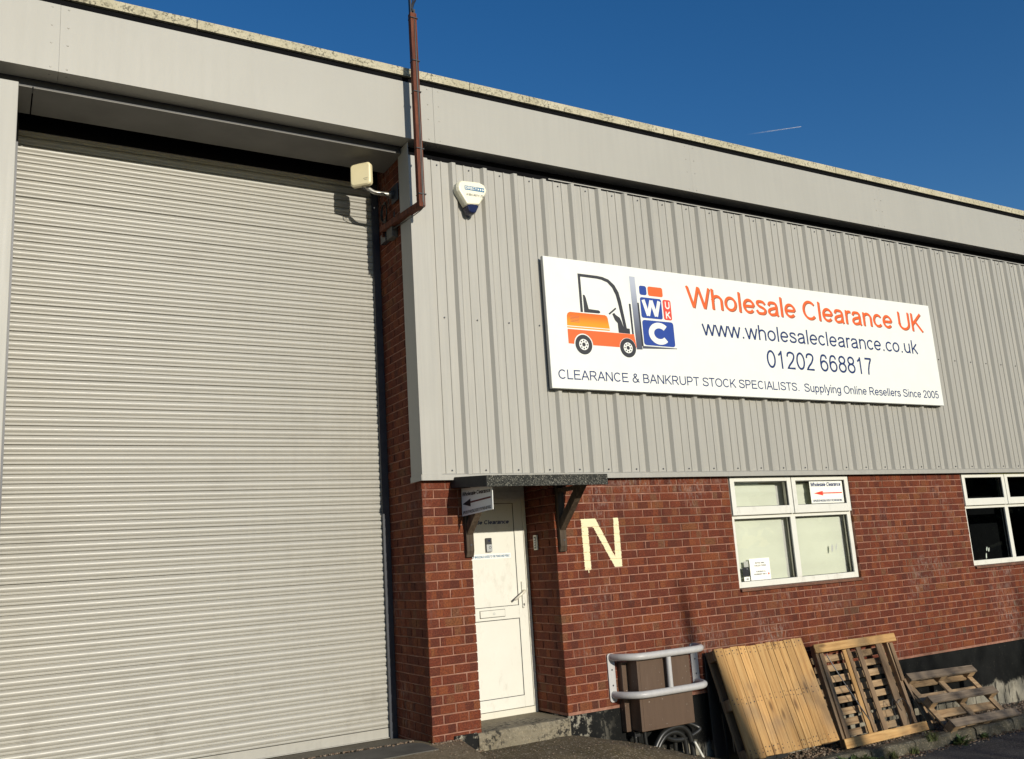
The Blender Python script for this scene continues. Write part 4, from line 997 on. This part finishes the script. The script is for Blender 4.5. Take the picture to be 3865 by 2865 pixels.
# black boarded panel behind
BP = thing('black_hoarding', 'black painted boarded hoarding standing behind the pale close boarded pallet', 'hoarding', (2.0, -.03, -.62))
F = frame3((1.50, -.115, -.66), (1.56, -.028, .322), (2.6, -.115, -.66))
for i in range(6): plank('board', F, i * .152, i * .152 + .149, 0, .985 + .0 * i, -.018, 0, M['black_wood'], BP)
plank('batten', F, .0, .91, .15, .24, -.040, -.0185, M['black_wood'], BP); plank('batten', F, .0, .91, .75, .84, -.026, -.0185, M['black_wood'], BP)
# pallet 1: close-boarded
P1 = thing('close_boarded_pallet', 'pale yellow close boarded timber pallet leaning on the wall', 'pallet', (2.15, -.5, -.6), PG)
F = frame3((1.56, -.497, -.548), (1.56, -.172, .37), (2.76, -.507, -.648))
L = 1.0
ed = [0, .118, .205, .310, .412, .545, .680, .755, .838, .930, 1.03, 1.19]
for i in range(11):
    e = random.uniform(-.006, .006)
    plank('board', F, ed[i] + .0022, ed[i + 1] - .0022, -.004 + e, L - .012 + e, -.020, 0, M['pine'], P1, random.uniform(-.001, .001))
for v0 in (.0, .44, .89): plank('stringer_board', F, 0.004, 1.186, v0, v0 + .095, -.042, -.0205, M['old_x'], P1)
for v0 in (.0, .44, .89):
    for u0 in (0.004, .545, 1.09): plank('block', F, u0, u0 + .096, v0, v0 + .095, -.118, -.0425, M['old'], P1)
for u0 in (.002, .543, 1.088): plank('runner', F, u0, u0 + .098, 0, .99, -.138, -.1185, M['old'], P1)
b = MB(); o_, u_, v_, n_ = F
for i in range(11):
    for vv in (.035, .075, .475, .515, .925, .96):
        for f in (.25, .72):
            q = o_ + u_ * (ed[i] + (ed[i + 1] - ed[i]) * f + random.uniform(-.008, .008)) + v_ * (vv + random.uniform(-.008, .008))
            b.tube([q + n_ * -.002, q + n_ * .0012], random.uniform(.004, .0075), 6)
b.build('nail_heads', M['ink'], P1, kind='stuff')
# pallet 2: open underside facing out
P2 = thing('open_slatted_pallet', 'open slatted pallet with yellow end boards between the two other pallets', 'pallet', (3.55, -.36, -.68), PG)
F = frame3((2.95, -.353, -.672), (2.95, -.099, .285), (4.17, -.372, -.690)); W = 1.22
plank('end_board', F, -.01, W, .905, .992, .0, .020, M['pine_x'], P2); plank('end_board', F, -.01, W + .01, -.012, .078, .0, .022, M['pine_x'], P2)
for (u0, u1, sk, mt, v0, v1) in ((.055, .112, .0, 'old', .06, .90), (.385, .440, .01, 'pine', .06, .90), (.60, .668, -.005, 'old', .06, .92), (.905, 1.0, .0, 'old', .06, .92), (1.115, 1.165, .02, 'old', .50, .90)):
    plank('bearer_board', F, u0, u1, v0, v1, -.020, -.001, M[mt], P2, sk)
for u0 in (.02, .475, 1.10): plank('stringer', F, u0, u0 + .045, .0, .985, -.078, -.0205, M['old'], P2)
for i in range(8):
    v0 = .085 + i * .104 + random.uniform(-.006, .006)
    plank('slat', F, -.005, W - .02, v0, v0 + .068 + random.uniform(-.004, .008), -.097, -.0785, M['old_x'], P2, random.uniform(-.006, .006))
b = MB(); o_, u_, v_, n_ = F
def pp3(u, v, w_): return o_ + u_ * u + v_ * v + n_ * w_
b.tube(smooth_path([pp3(.14, .88, .0), pp3(.24, .62, .006), pp3(.36, .36, .006), pp3(.44, .20, .004)]), .006, 6); b.build('strap', M['steel_dark'], P2)
b = MB(); b.tube(smooth_path([pp3(.80, .14, .03), pp3(.81, .30, .03), pp3(.84, .34, .04), pp3(.90, .22, .04)]), .004, 5); b.tube(smooth_path([pp3(.90, .30, .02), pp3(.97, .33, .04), pp3(1.02, .22, .05), pp3(.97, .08, .03)]), .004, 5); b.build('wire', M['black'], P2)
# pallet 3: low, underside out, three skids
P3 = thing('skid_pallet', 'low weathered pallet with three skids lying back against the black plinth', 'pallet', (4.85, -.63, -.67), PG)
F = frame3((4.25, -.655, -.622), (4.25, -.150, -.140), (5.45, -.610, -.660)); W = 1.2; L = .70
for v0 in (.0, .305, .61):
    plank('skid_board', F, 0, W, v0, v0 + .092, -.020, 0, M['grey_x'], P3)
    for u0 in (.002, .55, 1.09): plank('block', F, u0, u0 + .105, v0 + .004, v0 + .088, -.095, -.0205, M['old_x'], P3)
for u0 in (.008, .558, 1.098): plank('stringer_board', F, u0, u0 + .085, -.02, .725, -.117, -.0955, M['old_x'], P3)
for v0 in (-.01, .20, .42, .61): plank('deck_board', F, 0.0, W, v0, v0 + .088, -.139, -.1175, M['old_x'], P3, random.uniform(-.004, .004))
# loose broken slats beside it
LS = thing('broken_slat', 'loose broken weathered slat leaning between the open pallet and the low pallet', 'slat', (4.3, -.3, -.7))
F = frame3((4.28, -.34, -.70), (4.20, -.12, -.15), (4.4, -.34, -.70)); plank('slat', F, 0, .07, 0, .55, -.018, 0, M['old'], LS, .02)
LS2 = thing('upright_offcut', 'short pointed timber offcut standing against the plinth near the low pallet', 'offcut', (4.52, -.12, -.72))
F = frame3((4.47, -.20, -.72), (4.43, -.10, -.40), (4.6, -.20, -.72)); plank('slat', F, 0, .06, 0, .33, -.02, 0, M['old'], LS2)

# ------------------------------------------------------------------ kerb, pebbles, weeds
def kerb_y(x): return -.565 - .045 * (x - 3)
kb = MB(); kb.prism([(2.0, kerb_y(2.0) + .02, -.85), (2.0, kerb_y(2.0) + .02, -.70), (2.0, .0, -.715), (2.0, .0, -.85)], (X_END - 2.0, -.045 * (X_END - 2.0) * .0, 0))
kerb = struct(kb.build('kerb', M['kerb']))
x = 2.15
while x < X_END:
    L = random.choice((.915, .915, .62, .45))
    d = random.uniform(-.006, .006); y0 = kerb_y(x) + d; y1 = kerb_y(x + L) + d; zt = -.682 + random.uniform(-.006, .006)
    mb = MB(); mb.v = [(x, y0, -.86), (x, y0 + .012, zt - .02), (x, y0 + .035, zt), (x, y0 + .125, zt), (x, y0 + .125, -.86), (x + L - .012, y1, -.86), (x + L - .012, y1 + .012, zt - .02), (x + L - .012, y1 + .035, zt), (x + L - .012, y1 + .125, zt), (x + L - .012, y1 + .125, -.86)]
    mb.f = [(0, 1, 6, 5)[::-1], (1, 2, 7, 6)[::-1], (2, 3, 8, 7)[::-1], (3, 4, 9, 8)[::-1], (0, 1, 2, 3, 4)[::-1], (5, 6, 7, 8, 9)]
    mb.build('kerb_stone', M['kerb'], kerb, bevel=.008)
    x += L
ico = [(0, 0, -1), (.72, -.53, -.45), (-.28, -.85, -.45), (-.89, 0, -.45), (-.28, .85, -.45), (.72, .53, -.45), (.28, -.85, .45), (-.72, -.53, .45), (-.72, .53, .45), (.28, .85, .45), (.89, 0, .45), (0, 0, 1)]
icf = [(0, 1, 2), (1, 0, 5), (0, 2, 3), (0, 3, 4), (0, 4, 5), (1, 5, 10), (2, 1, 6), (3, 2, 7), (4, 3, 8), (5, 4, 9), (1, 10, 6), (2, 6, 7), (3, 7, 8), (4, 8, 9), (5, 9, 10), (6, 10, 11), (7, 6, 11), (8, 7, 11), (9, 8, 11), (10, 9, 11)]
def stone(mb, x, y, z, s):
    q = Matrix.Rotation(random.uniform(0, 6), 3, 'Z') @ Matrix.Rotation(random.uniform(-.5, .5), 3, 'X')
    sc = (s * random.uniform(.8, 1.4), s * random.uniform(.7, 1.1), s * random.uniform(.5, .8))
    mb.add([Vector((x, y, z)) + q @ Vector((a * sc[0], b_ * sc[1], c_ * sc[2])) for a, b_, c_ in ico], icf)
mb = MB()
for i in range(3800):
    x = random.uniform(2.0, 7.6); y = random.uniform(kerb_y(x) + .13, -.015)
    stone(mb, x, y, -.712 + random.uniform(-.004, .012), random.uniform(.006, .017))
for i in range(420):
    x = random.uniform(2.2, 6.5); y = kerb_y(x) - abs(random.gauss(0, .05)) - .01; stone(mb, x, y, ground_z(x, y) + .004, random.uniform(.004, .011))
for i in range(260):
    x = random.uniform(-1.5, 1.4); y = random.uniform(-1.0, -.05)
    z = max(ground_z(x, y), apron_z(y) if x < -1.04 + .243 * y else -9); stone(mb, x, y, z + .003, random.uniform(.003, .008))
for i in range(170):
    x = random.uniform(-2.9, -1.33); y = .225 + (.05 * sm((-1.8 - x) / .6) if x < -1.8 else 0) + .02 * math.sin(x * 9) + random.gauss(0, .016); stone(mb, x, y, apron_z(y) + .010, random.uniform(.004, .012))
for i in range(120):
    x = random.uniform(-1.3, -.86); y = random.uniform(-.06, -.005); stone(mb, x, y, (apron_z(y) if x < -1.04 else -.165) + .004, random.uniform(.004, .011))
o = mb.build('pebbles', M['pebble']); tag(o, 'loose brown pebbles strewn along the foot of the wall', 'pebbles'); o['kind'] = 'stuff'
mb = MB()
for i in range(420):
    x = random.uniform(2.2, 7.0); y = random.choice((random.uniform(kerb_y(x) + .1, -.02), kerb_y(x) + random.uniform(-.10, .0)))
    z = (-.695 if y > kerb_y(x) + .12 else ground_z(x, y) + .012) + random.uniform(0, .006); a = random.uniform(0, 6.28); s = random.uniform(.012, .03)
    ca, sa = math.cos(a) * s, math.sin(a) * s
    mb.add([(x - ca, y - sa, z), (x + sa * .5, y - ca * .5, z + .006), (x + ca, y + sa, z + random.uniform(-.003, .01)), (x - sa * .5, y + ca * .5, z + .004)], [(0, 1, 2), (0, 2, 3)])
o = mb.build('leaf_litter', M['litter']); tag(o, 'dead brown leaves scattered along the kerb', 'leaf litter'); o['kind'] = 'stuff'

def weed(label, x, y, z, n, size, spread, nm='weed', up=.5, group='weeds along the kerb'):
    root = thing(nm, label, 'weed', (x, y, z), group); mb = MB(); st = MB()
    for i in range(n):
        a = random.uniform(0, 6.28); el_ = random.uniform(.15, 1.2) * up; h = random.uniform(.0, .5) * size
        px = x + math.cos(a) * spread * random.uniform(0, .8); py = y + math.sin(a) * spread * random.uniform(0, .5)
        d = Vector((math.cos(a) * math.cos(el_), math.sin(a) * math.cos(el_), math.sin(el_))); sd_ = Vector((-math.sin(a), math.cos(a), random.uniform(-.3, .3))).normalized()
        Ls = size * random.uniform(.5, 1.1); wd = Ls * random.uniform(.14, .26); p = Vector((px, py, z + h))
        p1 = p + d * Ls * .45; p2 = p + d * Ls + Vector((0, 0, -Ls * random.uniform(.1, .35)))
        mb.add([p, p1 + sd_ * wd, p2, p1 - sd_ * wd, p1 + Vector((0, 0, -wd * .3))], [(0, 1, 4), (0, 4, 3), (1, 2, 4), (4, 2, 3)])
        if i % 4 == 0: st.tube([(x, y, z), (px, py, z + h), tuple(p1)], [.004, .003, .0015], 4, False)
    mb.build('leaves', M['leaf'], root); st.build('stems', M['grass'], root)
def tuft(label, x, y, z, n, size):
    root = thing('grass_tuft', label, 'grass', (x, y, z), 'grass tufts along the kerb'); mb = MB()
    for i in range(n):
        a = random.uniform(0, 6.28); le = random.uniform(.25, 1.0) * size; r_ = random.uniform(.05, .75)
        d = Vector((math.cos(a) * r_, math.sin(a) * r_, 1)).normalized(); s_ = Vector((-math.sin(a), math.cos(a), 0)) * .0035
        p = Vector((x + random.gauss(0, .028), y + random.gauss(0, .02), z)); q = p + d * le * .6; e = q + Vector((math.cos(a), math.sin(a), .4)).normalized() * le * .4
        mb.add([p - s_, p + s_, q + s_ * .8, q - s_ * .8, e], [(0, 1, 2, 3), (3, 2, 4)])
    mb.build('blades', M['grass'], root)
weed('largest leafy green weed at the kerb below the close boarded pallet', 2.66, -.67, -.78, 190, .125, .20, up=.8)
weed('leafy weed at the kerb in front of the open slatted pallet', 3.0, -.64, -.79, 80, .085, .10)
weed('dark leafy weed at the kerb joint below the low pallet', 4.28, -.66, -.80, 90, .09, .10, up=.9)
weed('small upright weed on the kerb face right of the low pallet corner', 4.66, -.67, -.80, 40, .07, .05, up=1.1)
weed('small green weed growing at the foot of the brick pier', -1.235, .03, -.06, 60, .035, .075, group='weeds at the pier')
weed('low moss like weed in the corner between shutter and pier', -1.31, .35, -.085, 50, .025, .06, group='weeds at the pier')
tuft('leftmost grass tuft growing against the kerb face', 3.32, -.60, -.80, 70, .13)
tuft('dry grass tuft by the kerb under the right end of the open pallet', 3.93, -.60, -.72, 110, .14)
tuft('thin grass tuft against the kerb between the other two tufts', 3.62, -.62, -.79, 70, .10)

# ------------------------------------------------------------------ across the yard, behind the viewpoint: bare shrubs (their shadows fall on the wall) and unseen evergreens added to darken the window reflection
def shrub(label, x, y, z, H, seed, tilt=0.0, stems=4, dens=1.0, leader=False):
    rr = random.Random(seed); root = thing('bare_tree', label, 'tree', (x, y, z), 'bare trees across the yard'); tb = MB(); br_ = MB()
    def grow(p, d, L, r_, lev, mb):
        pts = [p]; rs = [r_]; q = p.copy(); dd = d.copy(); n = 4
        for i in range(n):
            dd = (dd + Vector((rr.gauss(0, .10), rr.gauss(0, .10), rr.gauss(.03, .05)))).normalized(); q = q + dd * (L / n); pts.append(q.copy()); rs.append(r_ * (1 - .16 * (i + 1)))
        mb.tube(pts, rs, 5 if lev < 2 else 3, False)
        if lev >= 4: return
        for k in range(int(round((3 if lev < 2 else 3) * dens))):
            i = rr.randint(1, n); a = rr.uniform(0, 6.28); o2 = pts[i]
            nd = (dd + Vector((math.cos(a), math.sin(a), rr.uniform(.0, .5))) * rr.uniform(.35, .8)).normalized()
            grow(o2, nd, L * rr.uniform(.5, .72), max(rs[i] * .68, .012), lev + 1, br_)
    for s_ in range(stems):
        a = rr.uniform(0, 6.28); grow(Vector((x + .15 * math.cos(a), y + .15 * math.sin(a), z)), Vector((math.cos(a) * .28 + tilt, math.sin(a) * .2, 1)).normalized(), H * .45 * rr.uniform(.8, 1.1), .09, 0, tb)
    if leader:
        tb.tube(smooth_path([(x, y, z), (x - .12, y, z + H * .35), (x - .1, y, z + H * .7), (x - .32, y, z + H)]), [.22 * (1 - (i / 18) ** 2.2) + .014 for i in range(19)], 6, False)
    tb.build('trunk', M['bark'], root); br_.build('crown', M['bark'], root)
shrub('bare tree across the yard whose branch shadows cross the brick wall near the meter cabinet', 2.85, -17, -.6, 6.35, 5, leader=True)
shrub('bare tree across the yard whose shadow falls across the leaning pallets', 4.35, -16.2, -.7, 5.6, 8, leader=True)
shrub('bare tree across the yard whose shadow falls over the low pallet and plinth', 6.4, -16, -.8, 5.4, 12, dens=1.35, stems=6)
shrub('bare tree across the yard whose shadow falls right of the low pallet', 8.4, -16.4, -.8, 5.6, 17, dens=1.35, stems=6)
hr = random.Random(4)
for k in range(5):
    cx, cy = ((15.5, -6.0), (20, -8.5), (17.5, -11), (24, -12.5), (28, -16))[k]
    root = thing('reflection_evergreen', ['nearest unseen evergreen added to darken the window reflection', 'second unseen evergreen added to darken the window reflection', 'third unseen evergreen added to darken the window reflection', 'fourth unseen evergreen added to darken the window reflection', 'farthest unseen evergreen added to darken the window reflection'][k], 'tree', (cx, cy, -.8), 'evergreens added for the window reflection')
    mb = MB()
    for i in range(2600):
        a = hr.uniform(0, 6.28); u = hr.random() ** .5; zz = hr.uniform(.1, 6.2); rr_ = 3.6 * u * (1 - (zz / 7.5) ** 2) * (1 + .2 * math.sin(a * 5 + zz))
        p = Vector((cx + math.cos(a) * rr_, cy + math.sin(a) * rr_, -.8 + zz)); d = Vector((hr.gauss(0, 1), hr.gauss(0, 1), hr.gauss(0, .6))).normalized(); s_ = d.orthogonal().normalized() * .16; d = d * .26
        mb.add([p - d, p + s_, p + d, p - s_], [(0, 1, 2, 3)])
    mb.build('crown', M['evergreen'], root)
    MB().tube([(cx, cy, -.9), (cx, cy, 2.5), (cx + .1, cy, 5)], [.22, .16, .05], 8).build('trunk', M['bark'], root)

# ------------------------------------------------------------------ vapour trail high in the sky
d0 = (r2 * ((1620 - 1114.5) / 1970.5) - u2 * ((293.5 - 826) / 1970.5) + fwd); d1 = (r2 * ((1744 - 1114.5) / 1970.5) - u2 * ((275.5 - 826) / 1970.5) + fwd)
a_ = CAM + d0 * (5000 / d0.z * .45); c_ = CAM + d1 * (5000 / d1.z * .45)
tt = NT('vapour'); tt.b.inputs['Base Color'].default_value = (.9, .9, .9, 1); tt.b.inputs['Roughness'].default_value = 1
al_ = tt.sep(tt.n('ShaderNodeTexCoord').outputs['Generated'])
tt.l(tt.math('MULTIPLY', tt.step(al_[0], .0, 1.0, .0, .32), tt.step(tt.noise(tt.pos(), .02, 3), .3, .6, .5, 1)), tt.b.inputs['Alpha'])
b = MB(); n = 16
b.tube([a_ + (c_ - a_) * (i / n) for i in range(n + 1)], [4.2 - 2.4 * i / n for i in range(n + 1)], 8)
o = b.build('vapour_trail', tt.m, smooth=True); tag(o, 'thin white vapour trail in the blue sky at upper right', 'vapour trail'); o['kind'] = 'stuff'
